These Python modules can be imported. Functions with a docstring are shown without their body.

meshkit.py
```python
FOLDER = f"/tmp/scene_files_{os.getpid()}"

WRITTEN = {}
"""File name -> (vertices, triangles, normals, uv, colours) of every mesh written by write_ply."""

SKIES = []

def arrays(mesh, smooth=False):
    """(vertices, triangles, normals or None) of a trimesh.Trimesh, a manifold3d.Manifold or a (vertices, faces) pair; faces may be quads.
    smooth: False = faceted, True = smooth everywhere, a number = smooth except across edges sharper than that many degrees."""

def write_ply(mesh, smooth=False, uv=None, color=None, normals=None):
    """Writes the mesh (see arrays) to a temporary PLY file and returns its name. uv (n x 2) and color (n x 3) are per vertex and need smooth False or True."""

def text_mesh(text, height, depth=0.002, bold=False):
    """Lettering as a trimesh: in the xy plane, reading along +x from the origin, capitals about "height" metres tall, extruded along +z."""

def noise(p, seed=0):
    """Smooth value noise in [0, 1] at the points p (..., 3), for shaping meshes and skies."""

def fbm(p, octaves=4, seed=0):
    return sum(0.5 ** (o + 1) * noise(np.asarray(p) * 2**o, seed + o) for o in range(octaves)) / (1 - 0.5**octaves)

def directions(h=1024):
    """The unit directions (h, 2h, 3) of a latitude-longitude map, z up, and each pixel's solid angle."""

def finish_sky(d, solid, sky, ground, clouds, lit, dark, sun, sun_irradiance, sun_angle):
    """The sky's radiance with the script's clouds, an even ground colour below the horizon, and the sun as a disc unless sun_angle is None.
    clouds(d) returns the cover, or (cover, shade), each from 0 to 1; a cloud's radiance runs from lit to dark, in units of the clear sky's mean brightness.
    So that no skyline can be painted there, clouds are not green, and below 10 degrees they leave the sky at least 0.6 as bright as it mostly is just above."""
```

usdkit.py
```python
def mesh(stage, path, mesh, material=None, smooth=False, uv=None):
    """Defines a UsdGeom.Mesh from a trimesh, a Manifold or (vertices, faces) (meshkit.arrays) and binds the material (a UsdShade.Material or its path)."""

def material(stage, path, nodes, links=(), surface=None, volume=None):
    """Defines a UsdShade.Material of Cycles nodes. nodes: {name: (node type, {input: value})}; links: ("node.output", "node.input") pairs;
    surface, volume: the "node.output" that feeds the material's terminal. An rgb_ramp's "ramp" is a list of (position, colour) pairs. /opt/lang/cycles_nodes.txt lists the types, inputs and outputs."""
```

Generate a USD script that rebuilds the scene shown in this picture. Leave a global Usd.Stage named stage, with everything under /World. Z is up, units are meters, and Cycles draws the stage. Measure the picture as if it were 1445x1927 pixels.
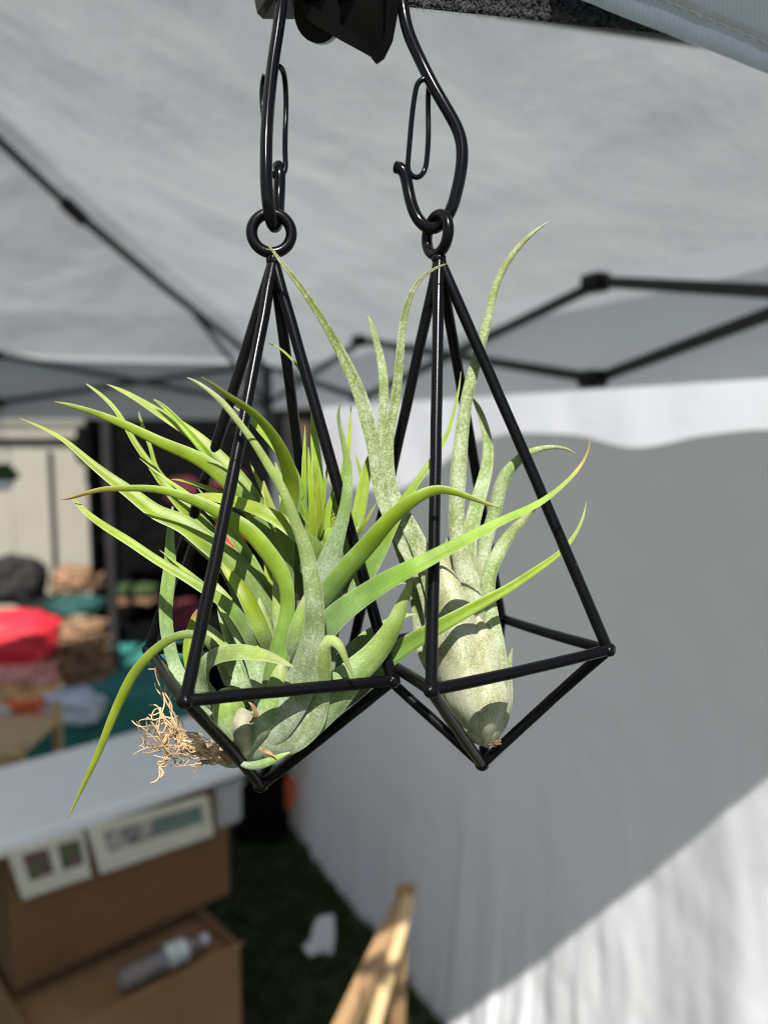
import math, random, numpy as np, trimesh, usdkit, meshkit
from pxr import Usd, UsdGeom, UsdLux, UsdShade, Gf, Sdf, Vt
from scipy.interpolate import CubicSpline, PchipInterpolator
random.seed(7)
rng = np.random.default_rng(7)
stage = Usd.Stage.CreateInMemory()
UsdGeom.SetStageUpAxis(stage, UsdGeom.Tokens.z)
UsdGeom.SetStageMetersPerUnit(stage, 1.0)
UsdGeom.Xform.Define(stage, '/World')
stage.SetDefaultPrim(stage.GetPrimAtPath('/World'))

# ------------------------------------------------------------------ camera, sky, sun, exposure
EYE = np.array([0.0, 0.0, 1.68])
PITCH = math.atan(160 / 1445.0)
FWD = np.array([0, math.cos(PITCH), -math.sin(PITCH)])
UPV = np.array([0, math.sin(PITCH), math.cos(PITCH)])
RGT = np.array([1.0, 0, 0])
cam = UsdGeom.Camera.Define(stage, '/World/camera')
m = np.eye(4); m[0, :3], m[1, :3], m[2, :3], m[3, :3] = RGT, UPV, -FWD, EYE
cam.AddTransformOp().Set(Gf.Matrix4d(*m.ravel().tolist()))
cam.CreateFocalLengthAttr(5.7); cam.CreateHorizontalApertureAttr(5.7); cam.CreateVerticalApertureAttr(7.6)
cam.CreateFStopAttr(1.35); cam.CreateFocusDistanceAttr(0.278)
cam.CreateClippingRangeAttr((0.01, 5000.0))
cam.CreateExposureAttr(0.5)

SUN_EL = math.radians(49.0); SUN_H = np.array([0.0, -1.0]) / 1.0
sun_dir = np.array([SUN_H[0] * math.cos(SUN_EL), SUN_H[1] * math.cos(SUN_EL), math.sin(SUN_EL)])
sky = UsdLux.DomeLight.Define(stage, '/World/sky')
sky.GetPrim().SetCustomDataByKey('kind', 'structure')
skym = usdkit.material(stage, '/World/Looks/sky_light', {
    'sky': ('sky_texture', {'sky_type': 'single_scattering', 'sun_disc': False, 'sun_elevation': SUN_EL, 'sun_rotation': math.atan2(sun_dir[0], sun_dir[1])}),
    'bg': ('background_shader', {'strength': 0.06})}, [('sky.color', 'bg.color')], surface='bg.background')
UsdShade.MaterialBindingAPI.Apply(sky.GetPrim()).Bind(skym)
sun = UsdLux.DistantLight.Define(stage, '/World/sun')
sun.CreateNormalizeAttr(True); sun.CreateIntensityAttr(1.25); sun.CreateAngleAttr(0.53); sun.CreateColorAttr(Gf.Vec3f(1.0, 0.97, 0.92))
z = sun_dir; x = np.cross([0, 0, 1.0], z); x /= np.linalg.norm(x); y = np.cross(z, x)
m = np.eye(4); m[0, :3], m[1, :3], m[2, :3] = x, y, z
sun.AddTransformOp().Set(Gf.Matrix4d(*m.ravel().tolist()))

# ------------------------------------------------------------------ helpers
used = {}
def path_for(parent, name):
    base = (str(parent.GetPath()) if parent else '/World') + '/'
    k = base + name; n = used.get(k, -1) + 1; used[k] = n
    return k if n == 0 else f'{k}_{n:03d}'
def setd(p, label=None, cat=None, group=None, kind=None):
    for k, v in (('label', label), ('category', cat), ('group', group), ('kind', kind)):
        if v: p.SetCustomDataByKey(k, v)
    return p
def thing(name, label, cat, loc=(0, 0, 0), group=None):
    x = UsdGeom.Xform.Define(stage, path_for(None, name)); p = x.GetPrim()
    x.AddTranslateOp().Set(Gf.Vec3d(*map(float, loc)))
    ORIG[str(p.GetPath())] = np.array(loc, float)
    return setd(p, label, cat, group)
ORIG = {}
def origin(parent):
    o = np.zeros(3)
    if parent:
        s = str(parent.GetPath())
        for k, v in ORIG.items():
            if s == k or s.startswith(k + '/'): o = v
    return o
def obj(name, me, mat, parent=None, smooth=40, label=None, cat=None, group=None, kind=None, uv=None):
    """One mesh given in world coordinates, stored relative to the thing it belongs to."""
    o = origin(parent)
    if isinstance(me, tuple): me = (np.asarray(me[0], float) - o, me[1])
    else:
        me = me.copy(); me.apply_translation(-o)
    if uv is not None: smooth = True if smooth else False
    g = usdkit.mesh(stage, path_for(parent, name), me, mat, smooth=smooth, uv=uv)
    return setd(g.GetPrim(), label, cat, group, kind)
def cat_(*ms): return trimesh.util.concatenate([a for b in ms for a in (b if isinstance(b, (list, tuple)) else [b])])
def U(px, py, d):
    """The point that lies d metres in front of the lens along the sight line of a photograph pixel."""
    return EYE + d * (FWD + RGT * (px - 722.5) / 1445 + UPV * (963.5 - py) / 1445)
def onz(px, py, zz):
    r = U(px, py, 1.0) - EYE
    return EYE + r * (zz - EYE[2]) / r[2]
def tube(pts, r, n=10, caps=True):
    pts = np.asarray(pts, float); k = len(pts); r = np.full(k, r) if np.ndim(r) == 0 else np.asarray(r, float)
    t = np.gradient(pts, axis=0); t /= np.linalg.norm(t, axis=1, keepdims=True) + 1e-12
    a = np.array([0, 0, 1.0]) if abs(t[0, 2]) < .9 else np.array([1.0, 0, 0])
    u = np.cross(t[0], a); u /= np.linalg.norm(u); V = []
    ang = np.arange(n) / n * 2 * np.pi
    for i in range(k):
        u = u - t[i] * (u @ t[i]); u /= np.linalg.norm(u); w = np.cross(t[i], u)
        V.append(pts[i] + r[i] * (np.cos(ang)[:, None] * u + np.sin(ang)[:, None] * w))
    V = np.vstack(V); F = []
    for i in range(k - 1):
        for j in range(n):
            a_, b_ = i * n + j, i * n + (j + 1) % n
            F += [[a_, b_, b_ + n], [a_, b_ + n, a_ + n]]
    if caps:
        V = np.vstack([V, pts[:1], pts[-1:]]); c0, c1 = k * n, k * n + 1
        for j in range(n):
            F += [[c0, (j + 1) % n, j], [c1, (k - 1) * n + j, (k - 1) * n + (j + 1) % n]]
    return trimesh.Trimesh(V, np.array(F), process=False)
def spline(pts, n):
    pts = np.asarray(pts, float); d = np.r_[0, np.cumsum(np.linalg.norm(np.diff(pts[:, :3], axis=0), axis=1))]
    return CubicSpline(d / d[-1], pts, axis=0)(np.linspace(0, 1, n))
def capsule(a, b, r, n=16):
    a, b = np.asarray(a, float), np.asarray(b, float); d = (b - a) / np.linalg.norm(b - a)
    s = np.sin(np.linspace(0.15, np.pi / 2, 5)); c = np.cos(np.linspace(0.15, np.pi / 2, 5))
    P = [a - d * r * cc for cc in c] + [b + d * r * cc for cc in c[::-1]]
    return tube(P, np.r_[s, s[::-1]] * r, n)
def box(c, size, ax=None, bev=0.0):
    """A box with centre, size and axes (rows); edges chamfered by bev."""
    h = np.array(size, float) / 2; bev = min(bev, h.min() * .9)
    if bev > 0:
        P = []
        for sx in (-1, 1):
            for sy in (-1, 1):
                for sz in (-1, 1):
                    s = np.array([sx, sy, sz])
                    for k in range(3):
                        e = h - bev; e[k] = h[k]; P.append(s * e)
        me = trimesh.convex.convex_hull(np.array(P))
    else: me = trimesh.creation.box(size)
    M = np.eye(4)
    if ax is not None: M[:3, :3] = np.array(ax, float).T
    M[:3, 3] = c; me.apply_transform(M); return me
def bar(a, b, w, h=None, bev=.002, up=(0, 0, 1)):
    a, b = np.asarray(a, float), np.asarray(b, float); d = b - a; L = np.linalg.norm(d); d /= L
    s = np.cross(d, up); s /= np.linalg.norm(s); t = np.cross(s, d)
    return box((a + b) / 2, (L, w, h or w), (d, s, t), bev)
def quadbox(c4, th, nrm):
    """A slab on a quad of four points (round the edge), thickness th along nrm."""
    c4 = np.asarray(c4, float); n = np.asarray(nrm, float); n = n / np.linalg.norm(n) * th
    return trimesh.convex.convex_hull(np.vstack([c4, c4 + n]))
def grid(f, nu, nv):
    """A sheet f(u, v) on a grid, with its uv."""
    u, v = np.meshgrid(np.linspace(0, 1, nu), np.linspace(0, 1, nv), indexing='ij')
    P = f(u, v).reshape(-1, 3); idx = np.arange(nu * nv).reshape(nu, nv)
    q = np.stack([idx[:-1, :-1], idx[1:, :-1], idx[1:, 1:], idx[:-1, 1:]], -1).reshape(-1, 4)
    return (P, q), np.stack([u, v], -1).reshape(-1, 2)
def lump(c, r, seed, amp=.25, fr=2.5, sub=3, sq=1.0, rot=0.0):
    me = trimesh.creation.icosphere(subdivisions=sub); v = np.array(me.vertices)
    nz = meshkit.fbm(v * fr + seed * 7.3, 4, seed) - .5
    ridg = np.abs(meshkit.fbm(v * fr * 1.7 + seed * 3.1, 3, seed + 9) - .5)
    v = np.sign(v) * np.abs(v) ** sq
    v = v * (1 + amp * (2 * nz - 1.2 * ridg))[:, None] * np.asarray(r)
    cs, sn = math.cos(rot), math.sin(rot); v = v @ np.array([[cs, sn, 0], [-sn, cs, 0], [0, 0, 1]])
    me.vertices = v + np.asarray(c); return me
def mat(name, nodes, links, surface='p.BSDF'): return usdkit.material(stage, '/World/Looks/' + name, nodes, links, surface=surface)
def plain(name, col, rough=.6, var=.25, scale=8, bump=.0, bscale=60, metal=0, spec=.5, bdist=.002, **kw):
    lo = tuple(c * (1 - var) for c in col); hi = tuple(min(1, c * (1 + var)) for c in col)
    N = {'tc': ('texture_coordinate', {}), 'n': ('noise_texture', {'scale': scale, 'detail': 5}), 'r': ('rgb_ramp', {'ramp': [(.3, lo), (.7, hi)]}),
         'p': ('principled_bsdf', {'roughness': rough, 'metallic': metal, 'specular_ior_level': spec, **kw})}
    L = [('tc.object', 'n.vector'), ('n.fac', 'r.fac'), ('r.color', 'p.base_color')]
    if bump:
        N['n2'] = ('noise_texture', {'scale': bscale, 'detail': 6}); N['b'] = ('bump', {'strength': bump, 'distance': bdist})
        L += [('tc.object', 'n2.vector'), ('n2.fac', 'b.height'), ('b.normal', 'p.normal')]
    return mat(name, N, L)
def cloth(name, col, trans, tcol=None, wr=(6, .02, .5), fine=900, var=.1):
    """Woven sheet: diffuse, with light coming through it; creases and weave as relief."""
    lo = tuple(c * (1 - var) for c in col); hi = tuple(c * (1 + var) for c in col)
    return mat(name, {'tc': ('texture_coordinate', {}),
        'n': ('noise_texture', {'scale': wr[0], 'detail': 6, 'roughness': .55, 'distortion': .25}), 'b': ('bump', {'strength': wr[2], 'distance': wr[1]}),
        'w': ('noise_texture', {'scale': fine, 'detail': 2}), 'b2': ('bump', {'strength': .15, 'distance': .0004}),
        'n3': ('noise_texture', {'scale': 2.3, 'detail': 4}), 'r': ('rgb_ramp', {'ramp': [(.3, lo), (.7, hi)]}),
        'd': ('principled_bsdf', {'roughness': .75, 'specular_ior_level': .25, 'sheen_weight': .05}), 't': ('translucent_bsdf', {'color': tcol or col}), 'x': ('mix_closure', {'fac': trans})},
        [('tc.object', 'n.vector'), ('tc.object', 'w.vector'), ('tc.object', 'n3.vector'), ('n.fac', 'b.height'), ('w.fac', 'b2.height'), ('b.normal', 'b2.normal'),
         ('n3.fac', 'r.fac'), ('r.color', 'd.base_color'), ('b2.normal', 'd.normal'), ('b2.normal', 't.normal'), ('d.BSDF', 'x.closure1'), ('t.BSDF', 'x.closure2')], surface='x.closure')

# ------------------------------------------------------------------ materials
def leafmat(name, ramp, tramp, scurf, scurf_col, sc_to, scale=1500, trans=.27, rough=.42, vein=.5, edge=None):
    """Leaf: colour runs from base to tip along v; pale scales (scurf) sprinkled over it, denser at the base; fine veins along the blade."""
    N = {'uv': ('texture_coordinate', {}), 'sx': ('separate_xyz', {}), 'oi': ('object_info', {}),
         'r': ('rgb_ramp', {'ramp': ramp}), 'tr': ('rgb_ramp', {'ramp': tramp}),
         'vary': ('map_range', {'from_min': 0, 'from_max': 1, 'to_min': .84, 'to_max': 1.16}), 'hv': ('hsv', {}), 'hue': ('map_range', {'from_min': 0, 'from_max': 1, 'to_min': .485, 'to_max': .515}),
         'n': ('noise_texture', {'scale': scale, 'detail': 3, 'roughness': .65}), 'nb': ('noise_texture', {'scale': 110, 'detail': 4}),
         'dens': ('rgb_ramp', {'ramp': [(0, (scurf,) * 3), (sc_to, (scurf * .28,) * 3), (1.0, (scurf * .12,) * 3)] if sc_to < 1 else [(0, (scurf,) * 3), (1, (scurf * (1 - .72 / sc_to),) * 3)]}),
         'a1': ('math', {'math_type': 'multiply_add', 'value2': .55}), 'a2': ('math', {'math_type': 'add'}),
         'th': ('map_range', {'from_min': .98, 'from_max': 1.28, 'to_min': 0, 'to_max': .9, 'clamp': True}),
         'mx': ('mix', {'color2': scurf_col}),
         'mott': ('map_range', {'from_min': .3, 'from_max': .7, 'to_min': .74, 'to_max': 1.12}), 'hv2': ('hsv', {}), 'st': ('map_range', {'from_min': .3, 'from_max': .7, 'to_min': .86, 'to_max': 1.14}), 'ms': ('math', {'math_type': 'multiply'}),
         'ed': ('rgb_ramp', {'ramp': [(0, (.9 if edge else .55,) * 3), (.05, (0,) * 3), (.95, (0,) * 3), (1, (.9 if edge else .55,) * 3)]}), 'em': ('mix', {'color2': edge or tuple(c * 1.05 for c in scurf_col)}),
         'cx': ('combine_xyz', {}), 'u40': ('math', {'math_type': 'multiply', 'value2': 22.0}), 'v1': ('math', {'math_type': 'multiply', 'value2': 1.2}), 'wv': ('noise_texture', {'scale': 1.0, 'detail': 3}),
         'b': ('bump', {'strength': vein, 'distance': .0003}), 'b2': ('bump', {'strength': .35, 'distance': .00012}),
         'p': ('principled_bsdf', {'roughness': rough, 'specular_ior_level': .55}), 't': ('translucent_bsdf', {}), 'x': ('mix_closure', {'fac': trans})}
    L = [('uv.UV', 'sx.vector'), ('sx.y', 'r.fac'), ('sx.y', 'tr.fac'), ('sx.y', 'dens.fac'), ('uv.object', 'n.vector'), ('uv.object', 'nb.vector'),
         ('oi.random', 'vary.value'), ('oi.random', 'hue.value'), ('r.color', 'hv.color'), ('vary.result', 'hv.value'), ('hue.result', 'hv.hue'),
         ('nb.fac', 'mott.value'), ('hv.color', 'hv2.color'), ('wv.fac', 'st.value'), ('mott.result', 'ms.value1'), ('st.result', 'ms.value2'), ('ms.value', 'hv2.value'), ('sx.x', 'ed.fac'), ('ed.color', 'em.fac'), ('hv2.color', 'em.color1'),
         ('nb.fac', 'a1.value1'), ('dens.color', 'a1.value3'), ('a1.value', 'a2.value1'), ('n.fac', 'a2.value2'), ('a2.value', 'th.value'), ('th.result', 'mx.fac'), ('em.color', 'mx.color1'), ('mx.color', 'p.base_color'),
         ('sx.x', 'u40.value1'), ('sx.y', 'v1.value1'), ('u40.value', 'cx.x'), ('v1.value', 'cx.y'), ('cx.vector', 'wv.vector'), ('wv.fac', 'b.height'), ('n.fac', 'b2.height'), ('b.normal', 'b2.normal'), ('b2.normal', 'p.normal'),
         ('tr.color', 't.color'), ('p.BSDF', 'x.closure1'), ('t.BSDF', 'x.closure2')]
    return mat(name, N, L, surface='x.closure')
G_R = [(0, (.24, .31, .14)), (.22, (.2, .32, .065)), (.5, (.275, .39, .02)), (.85, (.35, .45, .04)), (.965, (.4, .45, .1)), (1, (.46, .38, .22))]
G_T = [(0, (.3, .42, .05)), (.4, (.45, .62, .02)), (1, (.55, .7, .06))]
M_green = leafmat('bright_green_leaf', G_R, G_T, .26, (.5, .55, .42), .35)
M_brown = leafmat('green_leaf_with_brown_tip', G_R[:3] + [(.84, (.34, .44, .05)), (.91, (.44, .38, .07)), (.965, (.42, .24, .08)), (1, (.36, .24, .18))], G_T[:2] + [(.8, (.4, .6, .03)), (.9, (.5, .3, .05)), (1, (.4, .25, .1))], .2, (.5, .55, .42), .35)
M_silver = leafmat('silvery_green_leaf', [(0, (.27, .33, .17)), (.4, (.22, .32, .1)), (.75, (.27, .38, .06)), (1, (.42, .44, .2))], [(0, (.16, .26, .06)), (1, (.3, .45, .05))], .365, (.5, .56, .43), .9, scale=1350, trans=.12, rough=.6)
M_scurf = leafmat('scurfy_grey_green_leaf', [(0, (.36, .38, .14)), (.3, (.25, .34, .08)), (.7, (.23, .34, .06)), (1, (.34, .35, .12))], [(0, (.2, .3, .06)), (1, (.34, .44, .07))], .355, (.56, .59, .45), 2.2, scale=1150, trans=.14, rough=.65)
M_bulb = leafmat('pale_scurfy_bulb', [(0, (.34, .36, .08)), (.3, (.36, .37, .13)), (1, (.38, .38, .15))], [(0, (.2, .3, .06)), (1, (.3, .36, .1))], .42, (.62, .63, .5), 3.0, scale=1500, trans=.06, rough=.7, edge=(.2, .13, .09))
M_dry = plain('dry_pale_sheath', (.36, .35, .23), .7, .35, 220, .5, 900, bdist=.0003)
M_root = plain('tan_dry_root', (.50, .35, .19), .7, .55, 120, .3, 2500, bdist=.0002)
M_brown2 = plain('papery_brown_husk', (.34, .19, .09), .8, .5, 300)
M_stub = plain('dark_dry_stub', (.16, .1, .05), .8, .6, 600)
M_wire = mat('black_powder_coated_wire', {'tc': ('texture_coordinate', {}), 'n': ('noise_texture', {'scale': 1400, 'detail': 3}), 'b': ('bump', {'strength': .12, 'distance': .0002}),
    'n2': ('noise_texture', {'scale': 420, 'detail': 1}), 'r': ('rgb_ramp', {'ramp': [(0, (.003, .003, .0035)), (.83, (.0035, .0035, .004)), (.86, (.25, .25, .25)), (1, (.3, .3, .3))]}),
    'p': ('principled_bsdf', {'roughness': .25, 'specular_ior_level': .2})}, [('tc.object', 'n.vector'), ('tc.object', 'n2.vector'), ('n.fac', 'b.height'), ('b.normal', 'p.normal'), ('n2.fac', 'r.fac'), ('r.color', 'p.base_color')])
M_gloss = mat('glossy_black_enamel', {'tc': ('texture_coordinate', {}), 'n2': ('noise_texture', {'scale': 700, 'detail': 1}), 'r': ('rgb_ramp', {'ramp': [(0, (.004, .004, .0045)), (.85, (.004, .004, .0045)), (.88, (.25, .25, .25)), (1, (.3, .3, .3))]}),
    'n': ('noise_texture', {'scale': 90, 'detail': 3}), 'b': ('bump', {'strength': .1, 'distance': .0004}), 'p': ('principled_bsdf', {'roughness': .14, 'specular_ior_level': .24})}, [('tc.object', 'n2.vector'), ('n2.fac', 'r.fac'), ('r.color', 'p.base_color'), ('tc.object', 'n.vector'), ('n.fac', 'b.height'), ('b.normal', 'p.normal')])
M_plastic = plain('scuffed_black_plastic', (.004, .004, .004), .34, .5, 60, .06, 300, spec=.2, bdist=.0002)
M_bar = plain('black_painted_steel', (.012, .013, .013), .42, .3, 20)
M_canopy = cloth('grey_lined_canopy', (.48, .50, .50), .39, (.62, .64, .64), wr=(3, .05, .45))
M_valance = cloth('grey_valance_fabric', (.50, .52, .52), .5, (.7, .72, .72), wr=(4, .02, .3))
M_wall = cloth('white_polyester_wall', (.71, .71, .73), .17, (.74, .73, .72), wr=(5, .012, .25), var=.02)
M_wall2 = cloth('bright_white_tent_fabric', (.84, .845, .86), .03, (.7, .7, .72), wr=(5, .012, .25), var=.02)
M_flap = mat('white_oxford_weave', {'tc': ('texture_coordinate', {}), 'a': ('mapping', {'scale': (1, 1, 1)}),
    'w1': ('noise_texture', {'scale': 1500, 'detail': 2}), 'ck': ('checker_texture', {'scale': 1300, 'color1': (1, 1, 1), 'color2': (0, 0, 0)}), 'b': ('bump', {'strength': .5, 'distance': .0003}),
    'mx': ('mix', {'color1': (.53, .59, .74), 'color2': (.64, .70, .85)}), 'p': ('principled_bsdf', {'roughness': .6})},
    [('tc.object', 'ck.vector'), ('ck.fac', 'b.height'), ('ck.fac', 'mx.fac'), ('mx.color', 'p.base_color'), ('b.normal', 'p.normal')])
M_thread = plain('white_thread', (.82, .82, .84), .6, .05)
M_table = plain('white_table_plastic', (.84, .85, .87), .5, .04, 5, .3, 500, bdist=.0006)
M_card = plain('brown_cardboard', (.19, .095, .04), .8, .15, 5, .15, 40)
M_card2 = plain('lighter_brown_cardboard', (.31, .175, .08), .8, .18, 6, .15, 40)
M_cream = plain('cream_painted_wood', (.68, .65, .54), .6, .08, 15)
M_wood = plain('light_pine', (.58, .41, .21), .55, .07, 25)
M_wood2 = plain('honey_brown_wood', (.36, .22, .105), .55, .07, 25)
M_dwood = plain('dark_brown_wood', (.06, .032, .018), .6, .2, 20)
M_grass = mat('lawn_grass', {'oi': ('object_info', {}), 'tc': ('texture_coordinate', {}), 'n': ('noise_texture', {'scale': 14, 'detail': 4}), 'r': ('rgb_ramp', {'ramp': [(.3, (.03, .055, .01)), (.7, (.065, .1, .022))]}), 'p': ('principled_bsdf', {'roughness': .6}), 't': ('translucent_bsdf', {'color': (.06, .1, .01)}), 'x': ('mix_closure', {'fac': .25})},
    [('tc.object', 'n.vector'), ('n.fac', 'r.fac'), ('r.color', 'p.base_color'), ('p.BSDF', 'x.closure1'), ('t.BSDF', 'x.closure2')], surface='x.closure')
M_ground = plain('grassy_ground', (.035, .045, .016), .9, .5, 9, .6, 50, bdist=.02)
M_black = plain('black_cloth', (.005, .005, .005), .9, .4, 12, spec=.04)
M_red = plain('red_cloth', (.75, .025, .045), .6, .15, 9, .4, 30, bdist=.01)
M_dred = plain('dark_red_cloth', (.11, .012, .022), .8, .5, 9)
M_orange = plain('orange_cloth', (.8, .16, .05), .8, .3, 9)
M_peach = plain('peach_cloth', (.8, .42, .2), .8, .5, 14, .4, 40, bdist=.01)
M_pink = plain('pale_pink_cloth', (.75, .36, .32), .8, .25, 14, .4, 40, bdist=.01)
M_woven = plain('brown_woven_cane', (.26, .15, .08), .8, .85, 22, .8, 60, bdist=.02)
M_teal = plain('teal_cloth', (.035, .22, .19), .8, .25, 7)
M_dteal = plain('dark_teal_cloth', (.012, .075, .065), .8, .25, 7)
M_bag = plain('pale_blue_plastic_bag', (.68, .76, .84), .35, .12, 12, .6, 30, bdist=.02)
M_gry = plain('dark_grey_cloth', (.018, .016, .016), .9, .5, 12)
M_moss = plain('trailing_green_plant', (.04, .07, .02), .8, .6, 40)
M_canvasw = plain('cream_partition', (.33, .305, .255), .8, .06, 3)
M_sage = plain('sage_green_print', (.14, .21, .18), .5, .2, 9)
M_photo1 = mat('garden_print', {'tc': ('texture_coordinate', {}), 'n': ('noise_texture', {'scale': 32, 'detail': 3}), 'r': ('rgb_ramp', {'ramp': [(.3, (.03, .04, .03)), (.45, (.1, .14, .04)), (.55, (.12, .1, .09)), (.65, (.2, .05, .08)), (.75, (.4, .42, .4))]}), 'p': ('principled_bsdf', {'roughness': .25})}, [('tc.object', 'n.vector'), ('n.fac', 'r.fac'), ('r.color', 'p.base_color')])
M_photo2 = mat('grey_print', {'tc': ('texture_coordinate', {}), 'n': ('noise_texture', {'scale': 22, 'detail': 3}), 'r': ('rgb_ramp', {'ramp': [(.35, (.07, .08, .08)), (.5, (.25, .25, .23)), (.62, (.5, .47, .42)), (.75, (.3, .3, .28))]}), 'p': ('principled_bsdf', {'roughness': .3})}, [('tc.object', 'n.vector'), ('n.fac', 'r.fac'), ('r.color', 'p.base_color')])
M_clear = mat('clear_bottle_plastic', {'f': ('fresnel', {'IOR': 1.45}), 't': ('transparent_bsdf', {'color': (.9, .92, .93)}), 'g': ('glossy_bsdf', {'color': (1, 1, 1), 'roughness': .08}), 'd': ('diffuse_bsdf', {'color': (.8, .82, .85)}), 'y': ('mix_closure', {'fac': .14}), 'x': ('mix_closure', {})}, [('f.fac', 'x.fac'), ('t.BSDF', 'y.closure1'), ('d.BSDF', 'y.closure2'), ('y.closure', 'x.closure1'), ('g.BSDF', 'x.closure2')], surface='x.closure')
M_label = mat('bottle_label_print', {'tc': ('texture_coordinate', {}), 'n': ('noise_texture', {'scale': 55, 'detail': 2}), 'r': ('rgb_ramp', {'ramp': [(.35, (.18, .4, .04)), (.45, (.75, .8, .82)), (.6, (.75, .8, .82)), (.7, (.1, .35, .6))]}), 'p': ('principled_bsdf', {'roughness': .4})}, [('tc.object', 'n.vector'), ('n.fac', 'r.fac'), ('r.color', 'p.base_color')])
M_white = plain('white_paper', (.74, .76, .78), .7, .05)
M_capw = plain('pale_bottle_cap', (.7, .68, .78), .4, .05)
M_grey = plain('grey_steel', (.3, .3, .31), .4, .1)
M_gbox = plain('light_grey_plastic', (.42, .42, .43), .5, .1)

# ------------------------------------------------------------------ ground
def gz(x, y): return -.36 * np.clip((y - 2.9) / 1.7, 0, 1) ** 2 * (3 - 2 * np.clip((y - 2.9) / 1.7, 0, 1))
gx = np.r_[-3000, -300, -40, np.linspace(-8, 8, 81), 40, 300, 3000]
gxx, gyy = np.meshgrid(gx, gx, indexing='ij'); gg = gz(gxx, gyy) + np.where((abs(gxx) < 9) & (abs(gyy) < 9), .012 * (meshkit.fbm(np.stack([gxx * 3, gyy * 3, gxx * 0], -1), 3, 4) - .5), 0)
idx = np.arange(len(gx) ** 2).reshape(len(gx), len(gx))
obj('ground', (np.stack([gxx, gyy, gg], -1).reshape(-1, 3), np.stack([idx[:-1, :-1], idx[1:, :-1], idx[1:, 1:], idx[:-1, 1:]], -1).reshape(-1, 4)), M_ground, kind='structure', smooth=True)
# grass: tufts scattered on the lawn in view
def tuft(seed):
    r = np.random.default_rng(seed); V, F = [], []
    for k in range(14):
        b = r.normal(0, .012, 2); h = r.uniform(.02, .045); a = r.uniform(0, 6.28); l = r.uniform(.2, .8) * h; w = .0018
        d = np.array([math.cos(a), math.sin(a)]); s = np.array([-d[1], d[0]]) * w; n = len(V)
        for q, ww in ((0, 1), (.55, .8), (1, .05)):
            c = np.r_[b + d * l * q * q, h * q]
            V += [c + np.r_[s * ww, 0], c - np.r_[s * ww, 0]]
        F += [[n, n + 1, n + 3], [n, n + 3, n + 2], [n + 2, n + 3, n + 5], [n + 2, n + 5, n + 4]]
    return np.array(V), np.array(F)
gi = UsdGeom.PointInstancer.Define(stage, '/World/grass'); setd(gi.GetPrim(), 'short dark green lawn grass in the shade under the canopy', 'grass', kind='stuff')
for k in range(3): usdkit.mesh(stage, f'/World/grass/tuft_{k:03d}' if k else '/World/grass/tuft', tuft(k), M_grass)
gi.CreatePrototypesRel().SetTargets(['/World/grass/tuft', '/World/grass/tuft_001', '/World/grass/tuft_002'])
N = 9000; gp = np.stack([rng.uniform(-1.5, 1.1, N), rng.uniform(1.5, 4.2, N)], 1)
gi.CreatePositionsAttr(Vt.Vec3fArray.FromNumpy(np.c_[gp, gz(gp[:, 0], gp[:, 1]) - .003].astype(np.float32)))
gi.CreateProtoIndicesAttr(Vt.IntArray.FromNumpy(rng.integers(0, 3, N).astype(np.int32)))
q = rng.uniform(0, np.pi, N); gi.CreateOrientationsAttr(Vt.QuathArray([Gf.Quath(float(math.cos(a)), 0, 0, float(math.sin(a))) for a in q]))
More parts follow.
